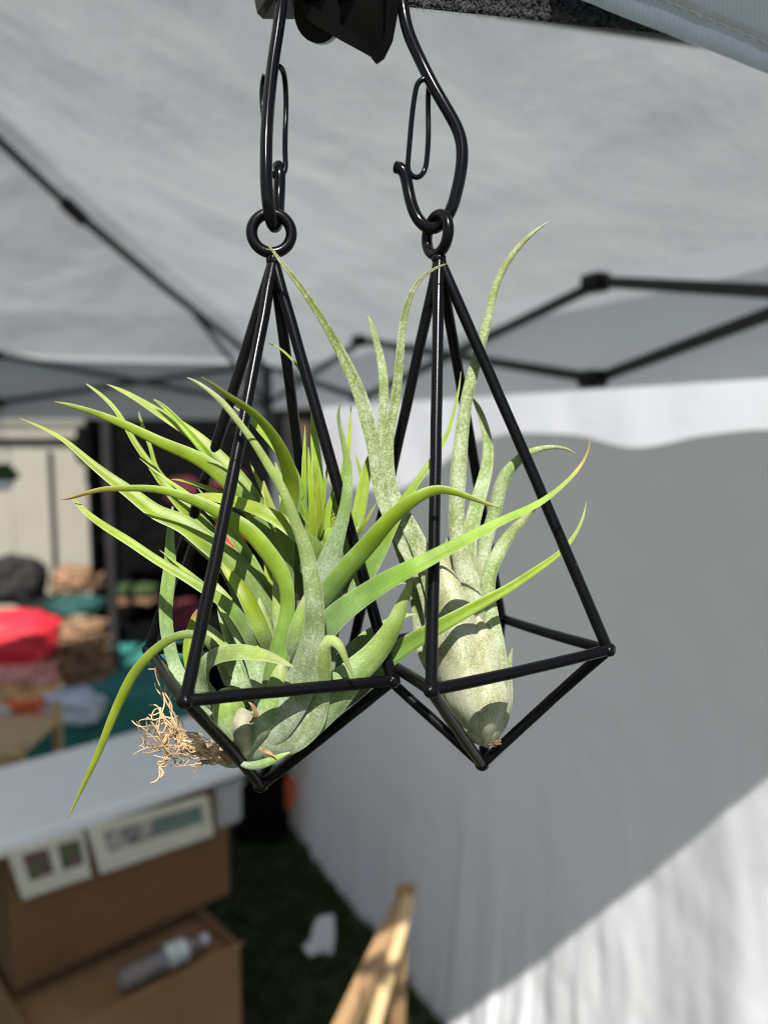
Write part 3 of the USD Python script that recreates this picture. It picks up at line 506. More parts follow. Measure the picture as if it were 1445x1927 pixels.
LEAVES = [
 (g_, 0.16, 30, (288, 286, 288, 290, 292), [(505, 1230, 50), (500, 1180, 58), (470, 1110, 54), (430, 1055, 53), (381, 1015, 46), (340, 985, 40), (300, 968, 34), (250, 932, 28), (208, 901, 22), (160, 862, 15), (121, 829, 10), (75, 803, 6), (37, 787, 1.5)]),
 (g_, -0.08, -18, (287, 285, 290, 296), [(545, 1110, 40), (520, 1060, 40), (490, 985, 40), (456, 936, 37), (418, 896, 35), (381, 868, 31), (311, 836, 25), (242, 803, 20), (173, 775, 13), (130, 762, 8), (103, 756, 1.5)]),
 (g_, 0.18, 28, (295, 300, 305, 310), [(470, 1180, 40), (435, 1080, 40), (405, 1025, 36), (381, 991, 33), (346, 955, 28), (311, 915, 20), (277, 867, 14), (249, 825, 12), (228, 787, 10), (201, 753, 8), (180, 735, 6), (162, 722, 1.5)]),
 (g_, 0.13, 25, (292, 294, 298, 302), [(530, 1090, 40), (508, 1010, 40), (480, 950, 40), (449, 905, 38), (414, 866, 34), (369, 823, 26), (311, 784, 20), (260, 752, 13), (225, 733, 8), (201, 723, 1.5)]),
 (g_, 0.16, -20, (288, 292, 296), [(470, 960, 20), (430, 905, 20), (395, 860, 20), (365, 824, 18), (332, 788, 13), (305, 762, 9), (289, 751, 2)]),
 (g_, 0.15, 20, (302, 308, 312), [(420, 1040, 22), (380, 985, 20), (345, 945, 16), (318, 912, 13), (294, 880, 10), (284, 846, 8), (273, 815, 8), (266, 795, 6), (261, 774, 1.5)]),
 (b_, -0.1, -22, (276, 273, 271, 274, 280), [(475, 1408, 30), (492, 1370, 46), (508, 1325, 56), (518, 1265, 54), (530, 1208, 44), (539, 1155, 32), (538, 1105, 31), (524, 1070, 35), (497, 1032, 36), (466, 998, 34), (431, 975, 31), (393, 954, 27), (350, 936, 22), (294, 921, 17), (249, 919, 15), (208, 920, 13), (166, 927, 9), (131, 938, 5), (112, 940, 1)]),
 (g_, 0.12, 30, (282, 273, 276, 284), [(490, 1250, 34), (460, 1180, 30), (425, 1138, 26), (381, 1107, 22), (346, 1085, 20), (294, 1054, 19), (242, 1019, 18), (190, 986, 15), (163, 965, 12), (138, 938, 7), (126, 923, 1.5)]),
 (s_, -0.12, -6, (274, 266, 258, 257, 258, 257), [(482, 1420, 30), (505, 1398, 42), (530, 1362, 56), (560, 1300, 66), (581, 1240, 56), (591, 1185, 41), (590, 1120, 37), (581, 1060, 31), (568, 1014, 25), (555, 980, 22), (535, 929, 19), (508, 881, 18), (480, 836, 15), (452, 798, 13), (421, 760, 13), (397, 738, 10), (370, 719, 6), (352, 710, 1.5)]),
 (g_, -0.09, -30, (288, 284, 276, 262, 248, 236), [(535, 1160, 40), (532, 1100, 45), (533, 1030, 45), (542, 960, 42), (547, 910, 37), (537, 868, 31), (513, 820, 23), (486, 787, 18), (456, 762, 14), (430, 745, 11), (405, 727, 8), (379, 710, 3)]),
 (g_, 0.1, 30, (287, 284, 280, 278), [(580, 1040, 24), (572, 980, 26), (560, 920, 26), (540, 870, 22), (514, 836, 16), (490, 810, 13), (465, 785, 8), (440, 765, 2)]),
 (g_, 0.13, 15, (290, 296, 300), [(470, 965, 18), (440, 947, 16), (411, 929, 13), (386, 917, 10), (352, 906, 7), (322, 902, 1)]),
 (g_, 0.12, 32, (284, 278, 272, 274, 280, 284), [(597, 1120, 36), (606, 1075, 42), (595, 1040, 40), (570, 1015, 36), (540, 990, 34), (500, 966, 30), (460, 950, 26), (415, 938, 21), (385, 934, 14), (357, 934, 4)]),
 (g_, .1, 20, (290, 288, 288), [(575, 1060, 16), (573, 1000, 15), (572, 930, 13), (572, 880, 11), (573, 840, 7), (574, 801, 1)]),
 (g_, .1, -20, (288, 288, 288), [(590, 1060, 18), (588, 1000, 16), (586, 950, 13), (583, 890, 10), (580, 841, 1)]),
 (g_, 0.13, 14, (292, 294, 296), [(605, 1080, 30), (604, 1020, 29), (601, 950, 27), (597, 890, 24), (592, 830, 17), (588, 795, 9), (585, 763, 1)]),
 (g_, .12, 0, (290, 292, 296), [(610, 1060, 30), (620, 1000, 28), (632, 950, 24), (646, 895, 17), (655, 840, 11), (659, 795, 6), (660, 761, 1)]),
 (s_, -0.1, 16, (278, 270, 264, 260, 252), [(598, 1170, 44), (604, 1110, 54), (618, 1060, 47), (634, 1010, 33), (648, 960, 25), (654, 910, 20), (654, 880, 17), (649, 845, 12), (641, 810, 9), (637, 785, 7), (641, 756, 1.5)]),
 (g_, .1, 0, (290, 297, 299), [(645, 1080, 26), (665, 1000, 28), (676, 960, 28), (683, 920, 27), (690, 885, 22), (700, 850, 8)]),
 (g_, .1, 0, (300, 302), [(672, 980, 16), (684, 915, 14), (676, 880, 7), (668, 851, 1)]),
 (g_, .1, 15, (285, 286), [(655, 1040, 10), (675, 1003, 9), (692, 975, 7), (708, 946, 1)]),
 (g_, .1, 0, (281, 281), [(597, 1025, 10), (603, 995, 8), (608, 973, 1)]),
 (g_, -0.1, -26, (278, 272, 268, 263, 259, 258, 256), [(590, 1200, 44), (600, 1150, 46), (625, 1105, 45), (660, 1062, 42), (698, 1020, 40), (732, 980, 36), (767, 949, 31), (800, 929, 25), (827, 922, 20), (864, 929, 14), (902, 943, 10), (939, 955, 3)]),
 (b_, 0.12, 26, (276, 268, 258, 258, 264, 270), [(590, 1235, 50), (612, 1185, 56), (640, 1155, 52), (677, 1127, 46), (733, 1091, 40), (789, 1062, 34), (846, 1032, 29), (902, 1002, 24), (958, 974, 18), (1014, 947, 14), (1051, 920, 10), (1088, 882, 7), (1105, 852, 4), (1110, 826, 1)]),
 (g_, 0.1, -14, (284, 279, 276, 280, 288, 296), [(640, 1330, 44), (689, 1278, 44), (733, 1236, 42), (789, 1199, 36), (846, 1168, 30), (902, 1137, 25), (958, 1106, 20), (1014, 1069, 15), (1051, 1042, 11), (1080, 1009, 8), (1096, 976, 5), (1103, 944, 1)]),
 (g_, 0.13, 30, (288, 286, 286, 290, 294), [(640, 1170, 30), (665, 1120, 34), (690, 1080, 38), (713, 1035, 38), (735, 990, 32), (757, 950, 24), (785, 907, 16), (815, 863, 12), (838, 825, 10), (851, 787, 7), (861, 745, 5), (867, 699, 1)]),
 (s_, -0.14, -12, (279, 273, 272, 272, 267, 264), [(466, 1436, 22), (500, 1407, 76), (548, 1368, 104), (596, 1330, 96), (638, 1296, 76), (670, 1264, 58), (700, 1236, 50), (724, 1205, 42), (745, 1168, 32), (760, 1130, 22), (771, 1100, 13), (774, 1080, 8), (770, 1058, 1.5)]),
 (s_, -0.14, 10, (277, 274, 270, 264, 260, 262), [(500, 1418, 34), (545, 1398, 50), (580, 1362, 58), (596, 1325, 48), (603, 1280, 40), (606, 1240, 36), (610, 1215, 30), (622, 1205, 24), (636, 1212, 20), (647, 1232, 14), (657, 1256, 9), (668, 1277, 2)]),
 (s_, 0.15, 32, (278, 274, 264, 257, 255), [(430, 1350, 40), (395, 1310, 38), (380, 1275, 34), (392, 1246, 30), (420, 1232, 32), (450, 1229, 31), (485, 1232, 26), (520, 1242, 17), (540, 1250, 9), (553, 1256, 1.5)]),
 (g_, -0.13, -10, (284, 268, 268, 270, 272, 274), [(430, 1290, 30), (412, 1235, 26), (390, 1206, 22), (361, 1194, 19), (330, 1199, 19), (301, 1216, 20), (273, 1242, 21), (251, 1270, 21), (230, 1310, 20), (212, 1350, 18), (194, 1396, 16), (172, 1447, 12), (150, 1493, 8), (127, 1544, 1.5)]),
 (s_, .12, 0, (292, 298, 300, 298, 296), [(420, 1350, 40), (370, 1310, 36), (340, 1275, 28), (325, 1240, 24), (316, 1200, 25), (312, 1150, 27), (316, 1100, 28), (320, 1060, 24), (320, 1020, 18), (322, 985, 12), (325, 953, 3)]),
 (b_, .12, 0, (294, 299, 300), [(400, 1330, 30), (372, 1290, 26), (357, 1250, 22), (353, 1220, 20), (357, 1190, 18), (364, 1165, 13), (371, 1147, 3)]),
 (s_, -0.13, 12, (277, 280, 284, 288), [(505, 1340, 52), (497, 1285, 52), (483, 1238, 48), (462, 1195, 44), (438, 1155, 38), (415, 1120, 28), (400, 1095, 12)]),
 (s_, -0.12, 20, (284, 288, 292), [(470, 1345, 46), (455, 1292, 46), (432, 1247, 42), (410, 1210, 34), (395, 1185, 18), (388, 1175, 4)]),
 (s_, -0.12, 15, (288, 292), [(480, 1330, 34), (462, 1275, 32), (445, 1230, 28), (425, 1180, 20), (412, 1140, 8)]),
 (g_, -0.12, 24, (279, 279, 284), [(512, 1240, 36), (495, 1190, 36), (472, 1140, 33), (448, 1098, 28), (428, 1075, 18), (415, 1055, 6)]),
 (g_, .12, 0, (290, 294), [(530, 1230, 30), (512, 1170, 28), (508, 1120, 24), (505, 1080, 18), (500, 1050, 8)]),
 (s_, -.2, 0, (272, 269, 268), [(545, 1265, 34), (556, 1212, 37), (565, 1170, 35), (573, 1140, 24), (577, 1118, 8)]),
 (s_, -.25, 0, (284, 277, 276, 282), [(462, 1412, 44), (505, 1385, 72), (560, 1345, 84), (620, 1300, 64), (655, 1268, 26)]),
 (s_, -.25, 0, (272, 270, 271), [(468, 1415, 30), (485, 1385, 44), (505, 1345, 52), (523, 1300, 50), (528, 1262, 28), (530, 1248, 8)]),
 (s_, -.2, 0, (272, 272), [(452, 1436, 18), (480, 1441, 20), (510, 1432, 17), (530, 1423, 10), (546, 1416, 3)]),
 (s_, .12, 10, (287, 289, 292, 294), [(600, 1310, 44), (640, 1255, 42), (675, 1218, 36), (707, 1190, 28), (740, 1168, 16), (765, 1158, 8), (786, 1157, 1)]),
 (g_, .1, 0, (287, 290), [(612, 840, 7), (600, 780, 7), (585, 730, 6), (566, 697, 6), (548, 675, 5), (530, 658, 5), (506, 646, 1)]),
]
LEAVES += [
 (s_, -.13, 12, (282, 284, 287), [(520, 1330, 44), (510, 1260, 46), (500, 1200, 38), (492, 1150, 20), (488, 1125, 2)]),
 (s_, -.13, -10, (281, 283, 286), [(548, 1300, 44), (540, 1230, 44), (529, 1165, 34), (520, 1110, 16), (516, 1085, 2)]),
 (s_, -.13, 10, (281, 282, 285), [(612, 1300, 40), (614, 1230, 42), (624, 1165, 34), (636, 1115, 18), (644, 1085, 3)]),
 (s_, -.13, 20, (287, 289, 292), [(490, 1300, 40), (468, 1230, 40), (445, 1175, 28), (425, 1130, 10)]),
 (g_, .14, 14, (287, 287, 289), [(568, 1280, 40), (574, 1210, 42), (586, 1130, 36), (602, 1050, 25), (612, 985, 5)]),
 (g_, .14, 24, (291, 292, 295), [(545, 1180, 40), (536, 1090, 42), (522, 1010, 35), (506, 950, 20), (496, 905, 3)]),
 (g_, .14, -14, (291, 292, 295), [(600, 1120, 36), (622, 1040, 36), (641, 970, 27), (655, 905, 12), (661, 868, 2)]),
 (g_, .14, 20, (294, 296, 300), [(560, 1130, 40), (556, 1050, 40), (545, 980, 32), (530, 915, 18), (518, 870, 3)]),
]
for M, ch, tw, dep, pts in LEAVES: leaf(plL, pts, dep, M, ch, tw)
leaf(plL, [(455, 1424, 16), (440, 1376, 60), (430, 1335, 64), (424, 1296, 26)], (282, 277, 276, 279), M_silver, -.28, th=1.4, dive=.004, name='sheath')
leaf(plL, [(460, 1432, 40), (462, 1402, 54), (461, 1372, 56), (457, 1350, 38), (450, 1334, 10)], (276, 272, 272), M_dry, -.3, th=.5, name='dry_sheath')
leaf(plL, [(488, 1408, 8), (500, 1414, 10), (512, 1420, 6), (520, 1428, 1)], (273, 270), M_brown2, .2, dive=0, name='dry_husk')
leaf(plL, [(470, 1360, 8), (480, 1345, 12), (476, 1330, 8), (468, 1322, 2)], (270, 268), M_brown2, .25, 20, dive=0, name='dry_husk')
leaf(plL, [(432, 1440, 16), (424, 1425, 20), (414, 1418, 14), (405, 1424, 4)], (280, 277), M_brown2, .25, 0, dive=0, name='dry_husk')
# the upright tuft of young blades in the heart of the rosette, and thin older blades between the large ones
T_ = np.random.default_rng(12)
for k in range(11):
    x0 = 598 + T_.normal(0, 10); top = 560 + k * 11 + T_.normal(0, 4); yt = 850 + 90 * abs(k - 4) / 5 + T_.normal(0, 18); w0 = T_.uniform(13, 20)
    leaf(plL, [(x0, 1075, w0), (x0 * .75 + top * .25, 1020, w0), (x0 * .4 + top * .6, (1020 + yt) / 2, w0 * .8), (x0 * .1 + top * .9, yt + 38, w0 * .4), (top, yt, 1)], (288 + T_.uniform(-4, 3), 286 + T_.uniform(-5, 6)), M_green, .2, T_.uniform(-20, 25))
for (x0, y0), (x1, y1), (x2, y2), w0 in [((520, 1150), (452, 1020), (372, 918), 20), ((500, 1190), (430, 1085), (345, 1012), 18), ((540, 1100), (520, 980), (470, 868), 20), ((560, 1090), (548, 960), (528, 862), 18), ((640, 1120), (705, 1030), (752, 905), 18), ((520, 1160), (470, 1060), (440, 985), 22), ((620, 1150), (700, 1120), (765, 1098), 18), ((470, 1230), (400, 1120), (300, 1035), 15), ((505, 1130), (415, 985), (262, 862), 15)]:
    leaf(plL, [(x0, y0, w0), ((x0 + x1) / 2 + 4, (y0 + y1) / 2, w0), (x1, y1, w0 * .9), ((x1 + x2) / 2 - 2, (y1 + y2) / 2 - 5, w0 * .55), (x2, y2, 1)], (290, 293, 297), M_green, .2, T_.uniform(5, 30))
# roots
R_ = np.random.default_rng(5); rt = []
def root(p0, p1, curl, d0, d1, r=.00042, n=26):
    k = 7; q = np.linspace(0, 1, k)[:, None]; P = np.array(p0) * (1 - q) + np.array(p1) * q + R_.normal(0, curl, (k, 2)) * np.sin(q * np.pi * .5) ; dd = np.linspace(d0, d1, k) + R_.normal(0, curl * .00009, k)
    c = spline(np.array([U(a[0], a[1], e) for a, e in zip(P, dd)]), n); rt.append(tube(c, np.linspace(r, r * .55, n), 6))
for k in range(27):
    a = R_.uniform(0, 6.28); e = R_.random() ** .6; p1 = (312 + 44 * e * math.cos(a), 1398 + 42 * e * math.sin(a))
    root((418 + R_.normal(0, 3), 1422 + R_.normal(0, 9)), p1, R_.uniform(9, 24), .285, .283 + R_.normal(0, .006), r=R_.uniform(.00016, .00055))
for k in range(9): root((345 + R_.normal(0, 12), 1400 + R_.normal(0, 10)), (291 + R_.normal(0, 7), 1252 + R_.uniform(0, 90)), 7, .284, .286, r=.0004)
for k in range(3): root((318, 1418), (288 + k * 5, 1470 - 5 * k), 6, .283, .28, r=.0005)
for k in range(5): root((320, 1390), (272 + R_.normal(0, 5), 1370 + R_.uniform(-15, 40)), 14, .283, .279, r=.0004)
obj('roots', cat_(rt), M_root, plL, smooth=True, kind='stuff', label='tangle of dry tan roots')
for k in range(9):
    root_n = len(rt) if k == 0 else root_n; root((432 + R_.normal(0, 4), 1420 + R_.normal(0, 7)), (372 + R_.normal(0, 8), 1408 + R_.normal(0, 14)), 3, .283, .283, r=.0012)
obj('root_crown', cat_(rt[root_n:]), M_root, plL, smooth=True)

plR = thing('air_plant', 'pale grey-green bulbous air plant with a few long wavy scurfy leaves', 'plant', U(915, 1405, .305), 'air plants in the wire planters')
g, uv = loft([(917, 1406, 10), (916, 1398, 34), (910, 1375, 88), (902, 1335, 122), (893, 1280, 136), (885, 1225, 134), (876, 1165, 118), (866, 1105, 90), (858, 1050, 56), (852, 1010, 24)], (304, 305, 306, 305, 304))
obj('bulb', g, M_bulb, plR, uv=uv)
RIGHT = [
 (.2, 0, (300, 294, 292, 288, 280, 272), [(840, 1235, 50), (815, 1150, 44), (793, 1080, 40), (764, 1025, 38), (735, 970, 34), (716, 915, 33), (708, 860, 33), (694, 800, 33), (678, 745, 30), (657, 695, 26), (630, 642, 21), (598, 588, 17), (566, 540, 14), (535, 500, 10), (512, 470, 6), (499, 454, 1.5)]),
 (.1, 0, (298, 296, 296), [(732, 930, 10), (722, 875, 12), (716, 828, 14), (719, 785, 18), (722, 735, 20), (717, 679, 18), (706, 636, 14), (698, 608, 9), (692, 593, 2)]),
 (.16, 5, (296, 292, 293, 292, 288, 284), [(855, 1240, 56), (832, 1150, 52), (808, 1075, 44), (783, 1015, 38), (757, 968, 36), (737, 925, 32), (729, 866, 29), (730, 821, 27), (740, 772, 23), (748, 716, 20), (752, 671, 18), (758, 612, 16), (769, 565, 13), (789, 528, 9), (816, 506, 6), (845, 495, 1.5)]),
 (-.14, 0, (292, 294, 298, 299, 300, 302), [(900, 1200, 62), (888, 1140, 56), (875, 1085, 44), (864, 1030, 37), (859, 985, 35), (861, 918, 36), (864, 866, 35), (870, 808, 30), (879, 746, 26), (890, 700, 24), (903, 655, 21), (917, 604, 19), (928, 555, 17), (945, 510, 15), (968, 474, 13), (999, 441, 9), (1034, 416, 1.5)]),
 (.2, 8, (300, 303, 306, 308), [(890, 1110, 34), (884, 1062, 34), (884, 1010, 34), (893, 968, 32), (905, 923, 30), (916, 880, 27), (918, 835, 22), (910, 795, 17), (900, 768, 12), (888, 748, 3)]),
 (-.16, 5, (300, 301, 300, 297, 297), [(912, 1130, 30), (908, 1080, 30), (909, 1045, 30), (918, 1005, 30), (930, 964, 30), (938, 930, 29), (950, 896, 27), (966, 875, 23), (985, 857, 18), (1010, 846, 13), (1040, 841, 9), (1064, 844, 6), (1083, 854, 1.5)]),
 (-.18, 8, (294, 293, 296, 298, 296), [(936, 1330, 42), (934, 1270, 48), (928, 1215, 48), (920, 1165, 44), (916, 1118, 37), (921, 1077, 34), (936, 1043, 31), (957, 1009, 25), (983, 979, 17), (1003, 958, 10), (1018, 945, 2)]),
 (.2, 0, (306, 304, 303), [(935, 1385, 22), (950, 1345, 22), (957, 1300, 18), (957, 1262, 14), (960, 1238, 8), (964, 1220, 1.5)]),
 (.14, 0, (306, 304, 302), [(835, 1290, 34), (808, 1250, 30), (794, 1215, 27), (788, 1170, 25), (779, 1118, 24), (765, 1070, 22), (748, 1025, 18), (735, 985, 6)]),
 (-.42, 0, (294, 288, 288, 291), [(905, 1385, 62), (893, 1335, 96), (878, 1270, 104), (862, 1195, 92), (846, 1120, 62), (834, 1075, 36), (826, 1045, 8)]),
 (-.42, 0, (296, 291, 290), [(868, 1330, 30), (852, 1270, 64), (842, 1205, 70), (836, 1150, 46), (831, 1112, 10)]),
 (-.42, 0, (296, 290, 292), [(925, 1345, 40), (922, 1295, 66), (914, 1240, 66), (904, 1190, 40), (899, 1160, 8)]),
 (-.4, 0, (296, 289, 290), [(912, 1398, 40), (912, 1365, 78), (915, 1320, 92), (921, 1280, 60), (926, 1255, 10)]),
]
for k, (ch, tw, dep, pts) in enumerate(RIGHT): leaf(plR, pts, dep, M_bulb if k >= 9 else c_, ch, tw, 1.5, dive=.007 if k < 9 else .004, name='leaf' if k < 9 else 'sheath')
obj('root_stub', lump(U(928, 1397, .301), (.0030, .002, .0014), 4, .7, 5, 3), M_stub, plR)

# ------------------------------------------------------------------ table, boxes, bottle under it
E1 = np.array([.745, .667, 0]); N1 = np.array([-.667, .745, 0]); Z1 = np.array([0, 0, 1.0]); O1 = np.array([-.84, 1.68, 0])
def TB(a, b, zz): return O1 + E1 * a + N1 * b + Z1 * zz
tb = thing('folding_table', 'long white plastic folding table behind the hanging roots', 'table', TB(0, .2, 0))
obj('tabletop', box(TB(-.15, .212, .718), (1.78, .424, .044), (E1, N1, Z1), .012), M_table, tb, smooth=30)
for a in (-.9, .40):
    for b in ((.06, .365) if a < 0 else (.365,)): obj('leg', tube([TB(a, b, .002), TB(a, b, .70)], .0125, 10), M_grey, tb)
obj('crossbar', tube([TB(-.9, .06, .15), TB(-.9, .365, .15)], .009, 8), M_grey, tb)
def onplane(px, py, off):
    """Point at a pixel on the upright plane through the table's near edge, off metres in front of it."""
    r = U(px, py, 1) - EYE; p0 = O1 - N1 * off; return EYE + r * ((p0 - EYE) @ N1) / (r @ N1)
def pframe(label, c, wins, off):
    """Picture frame: c = four corner pixels (top left, top right, bottom right, bottom left); wins = (u0, u1, v0, v1, material)."""
    C = [onplane(*p, off) for p in c]; t = thing('picture_frame', label, 'picture frame', (C[2] + C[3]) / 2, 'picture frames on the table front')
    B = lambda u, v: (C[0] * (1 - u) + C[1] * u) * (1 - v) + (C[3] * (1 - u) + C[2] * u) * v
    us = sorted({0, 1, *[w for q in wins for w in q[:2]]}); v0, v1 = wins[0][2], wins[0][3]
    obj('rail', quadbox([B(0, 0), B(1, 0), B(1, v0), B(0, v0)], .018, N1), M_cream, t); obj('rail', quadbox([B(0, v1), B(1, v1), B(1, 1), B(0, 1)], .018, N1), M_cream, t)
    edges = [0] + [w for q in wins for w in q[:2]] + [1]
    for i in range(0, len(edges), 2):
        if edges[i + 1] - edges[i] > .005: obj('stile', quadbox([B(edges[i], v0), B(edges[i + 1], v0), B(edges[i + 1], v1), B(edges[i], v1)], .018, N1), M_cream, t)
    for u0, u1, a0, a1, M in wins:
        obj('print', quadbox([B(u0, a0) + N1 * .008, B(u1, a0) + N1 * .008, B(u1, a1) + N1 * .008, B(u0, a1) + N1 * .008], .004, N1), M, t)
pframe('small cream two-window picture frame hanging from the table front at left', [(14, 1606), (158, 1567), (172, 1650), (44, 1694)], [(.16, .5, .12, .7, M_photo1), (.62, .93, .12, .7, M_photo1)], .012)
pframe('wide cream picture frame with grey and sage prints below the table edge', [(166, 1564), (392, 1500), (402, 1572), (190, 1646)], [(.1, .52, .14, .62, M_photo2), (.52, .93, .14, .62, M_sage)], .012)
gb = onplane(422, 1520, -.02)
cr = thing('plastic_tub', 'light grey plastic tub under the right end of the table', 'tub', gb - [0, 0, .07])
obj('tub_body', box(gb + N1 * .08 + E1 * .02, (.085, .16, .13), (E1, N1, Z1), .012), M_gbox, cr, smooth=30); obj('rim', box(gb + N1 * .08 + E1 * .02 + Z1 * .055, (.098, .172, .014), (E1, N1, Z1), .006), M_gbox, cr, smooth=30)
def carton(name, label, c, z0, z1, depth, off, M, flaps=True):
    """Cardboard carton: c = pixels of the near face's top left and top right; open top with folded flaps."""
    A, B = onplane(*c[0], off), onplane(*c[1], off); A = np.r_[A[:2], 0]; B = np.r_[B[:2], 0]; e = (B - A) / np.linalg.norm(B - A); n = np.array([-e[1], e[0], 0]); w = np.linalg.norm(B - A); h = z1 - z0
    t = thing(name, label, 'box', (A + B) / 2 + n * depth / 2 + Z1 * z0, 'cardboard boxes under the table'); mid = (A + B) / 2; th = .006
    obj('side_panel', box(mid + n * th / 2 + Z1 * (z0 + h / 2), (w, th, h), (e, n, Z1), .001), M, t); obj('side_panel', box(mid + n * (depth - th / 2) + Z1 * (z0 + h / 2), (w, th, h), (e, n, Z1), .001), M, t)
    for s, q in ((A, 1), (B, -1)): obj('end_panel', box(s + e * q * th / 2 + n * depth / 2 + Z1 * (z0 + h / 2), (th, depth - 2 * th - .002, h), (e, n, Z1), .001), M, t)
    obj('bottom_panel', box(mid + n * depth / 2 + Z1 * (z0 + .004), (w - 2 * th - .002, depth - 2 * th - .002, .006), (e, n, Z1)), M, t)
    if flaps:
        obj('inner_flap', box(mid + n * depth * .5 + Z1 * (z1 - .036), (w - 2 * th - .004, depth - 2 * th - .004, .005), (e, n, Z1), .001), M, t)
        fl2 = Z1 * math.cos(.9) - n * math.sin(.9)
        obj('raised_flap', box(A + e * w * .55 + fl2 * .024 + Z1 * (z1 + .001), (w * .86, .05, .005), (e, fl2, np.cross(e, fl2)), .001), M, t)
    return mid, e, n, w, z1
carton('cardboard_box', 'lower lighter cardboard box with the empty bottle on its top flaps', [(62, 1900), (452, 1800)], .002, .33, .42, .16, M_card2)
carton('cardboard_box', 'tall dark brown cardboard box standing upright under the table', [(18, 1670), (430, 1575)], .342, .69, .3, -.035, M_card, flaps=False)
# bottle lying on the lower box
bA, bB = onplane(222, 1800, .085), onplane(388, 1752, .085); bA[2] = bB[2] = .299 + .033; be = (bB - bA) / np.linalg.norm(bB - bA); bl = np.linalg.norm(bB - bA)
bt = thing('plastic_bottle', 'empty clear plastic drink bottle lying on the lower cardboard box', 'bottle', (bA + bB) / 2 - [0, 0, .033])
prof = [(0, .012), (.01, .028), (.05, .031), (.12, .0295), (.2, .031), (.3, .0295), (.42, .031), (.5, .0305), (.74, .0305), (.82, .026), (.9, .016), (.93, .0125), (1, .0125)]
qs = np.array(prof); ss = np.linspace(0, 1, 60); obj('bottle_body', tube([bA + be * bl * q for q in ss], PchipInterpolator(qs[:, 0], qs[:, 1])(ss), 24), M_clear, bt, smooth=40)
obj('label', tube([bA + be * bl * q for q in (.5, .56, .62, .68, .73)], .0313, 24, caps=False), M_label, bt); obj('cap', tube([bA + be * bl * q for q in (.93, .94, 1.0, 1.01)], [.013, .0148, .0148, .012], 20), M_capw, bt)

# ------------------------------------------------------------------ other things under the canopy
pp = onz(602, 1800, .02); pv = np.array([(-.055, .0), (-.03, .03), (-.02, .075), (-.005, .095), (.04, .1), (.046, .03), (.04, -.02), (.02, -.03), (.0, -.012), (-.03, -.02)])
f3 = lambda p: pp + np.array([p[0], p[1] * .45 + .008 * math.sin(p[0] * 60), .03 + p[1] * .75 + .006 * math.sin(p[1] * 90)])
ctr = f3((0.005, .03)); V = np.array([f3(p) for p in pv] + [ctr]); nP = len(pv)
V2 = np.vstack([V, V + [0.0003, .0006, .0002]]); F = [[i, (i + 1) % nP, nP] for i in range(nP)] + [[nP + 1 + (i + 1) % nP, nP + 1 + i, 2 * nP + 1] for i in range(nP)] + [[i, nP + 1 + i, (i + 1) % nP] for i in range(nP)] + [[(i + 1) % nP, nP + 1 + i, nP + 1 + (i + 1) % nP] for i in range(nP)]
obj('paper_scrap', (V2, np.array(F)), M_white, smooth=False, label='torn white paper scrap lying in the grass', cat='paper')
# black bin
bc = onz(488, 1600, -.01); bn = thing('black_bin', 'narrow black bin standing in the shade by the end of the side wall', 'bin', bc)
for s in (-1, 1): obj('bin_side', box(bc + RGT * s * .095 + [0, .1, .33], (.012, .2, .66), None, .003), M_black, bn)
for k, yy in enumerate((.0, .2)): obj('bin_panel', box(bc + [0, yy, .33], (.178, .012, .66), None, .003), M_black, bn)
obj('lid', box(bc + [0, .1, .675], (.215, .225, .03), None, .01), M_plastic, bn, smooth=30)
oc = U(537, 1492, 3.15); obj('orange_bag', lump(oc, (.045, .05, .075), 6, .3), M_orange, label='small orange cloth bag beside the black bin', cat='bag')
# wooden folding easel in front of the side wall
ch = thing('folding_easel', 'pale wooden folding easel leaning in front of the side wall, bottom of frame', 'easel', onz(690, 1990, 0.0))
def toz(a, b, zz=.004): return a + (b - a) * ((zz - a[2]) / (b[2] - a[2]))
tl, tr, b_r, b_l = U(748, 1678, 1.61), U(778, 1676, 1.60), U(668, 1935, 1.44), U(622, 1935, 1.40)
bot_l, bot_r = toz(tl, b_l, .12), toz(tr, b_r, .12); bn_ = np.cross(tr - tl, bot_l - tl); bn_ /= np.linalg.norm(bn_); bn_ = bn_ if bn_ @ FWD > 0 else -bn_
obj('board', quadbox([tl, tr, bot_r, bot_l], .014, bn_), M_wood2, ch, smooth=False)
obj('top_cap', bar(tl - (tr - tl) * .1 + Z1 * .004, tr + (tr - tl) * .12 + Z1 * .004, .026, .02, .006), M_wood2, ch)
s0, s1 = U(771, 1684, 1.575), U(700, 1940, 1.49); obj('front_leg', bar(s0, toz(s0, s1), .026, .026, .004, up=(1, .2, 0)), M_wood, ch, label='pale front leg, sunlit below')
s0, s1 = U(748, 1760, 1.66), U(742, 1960, 1.78); obj('rear_leg', bar(s0, toz(s0, s1), .045, .02, .004, up=(0, 1, .2)), M_wood2, ch)
s0, s1 = U(735, 1760, 1.66), U(690, 1960, 1.80); obj('rear_leg', bar(s0, toz(s0, s1), .045, .02, .004, up=(0, 1, .2)), M_wood2, ch)

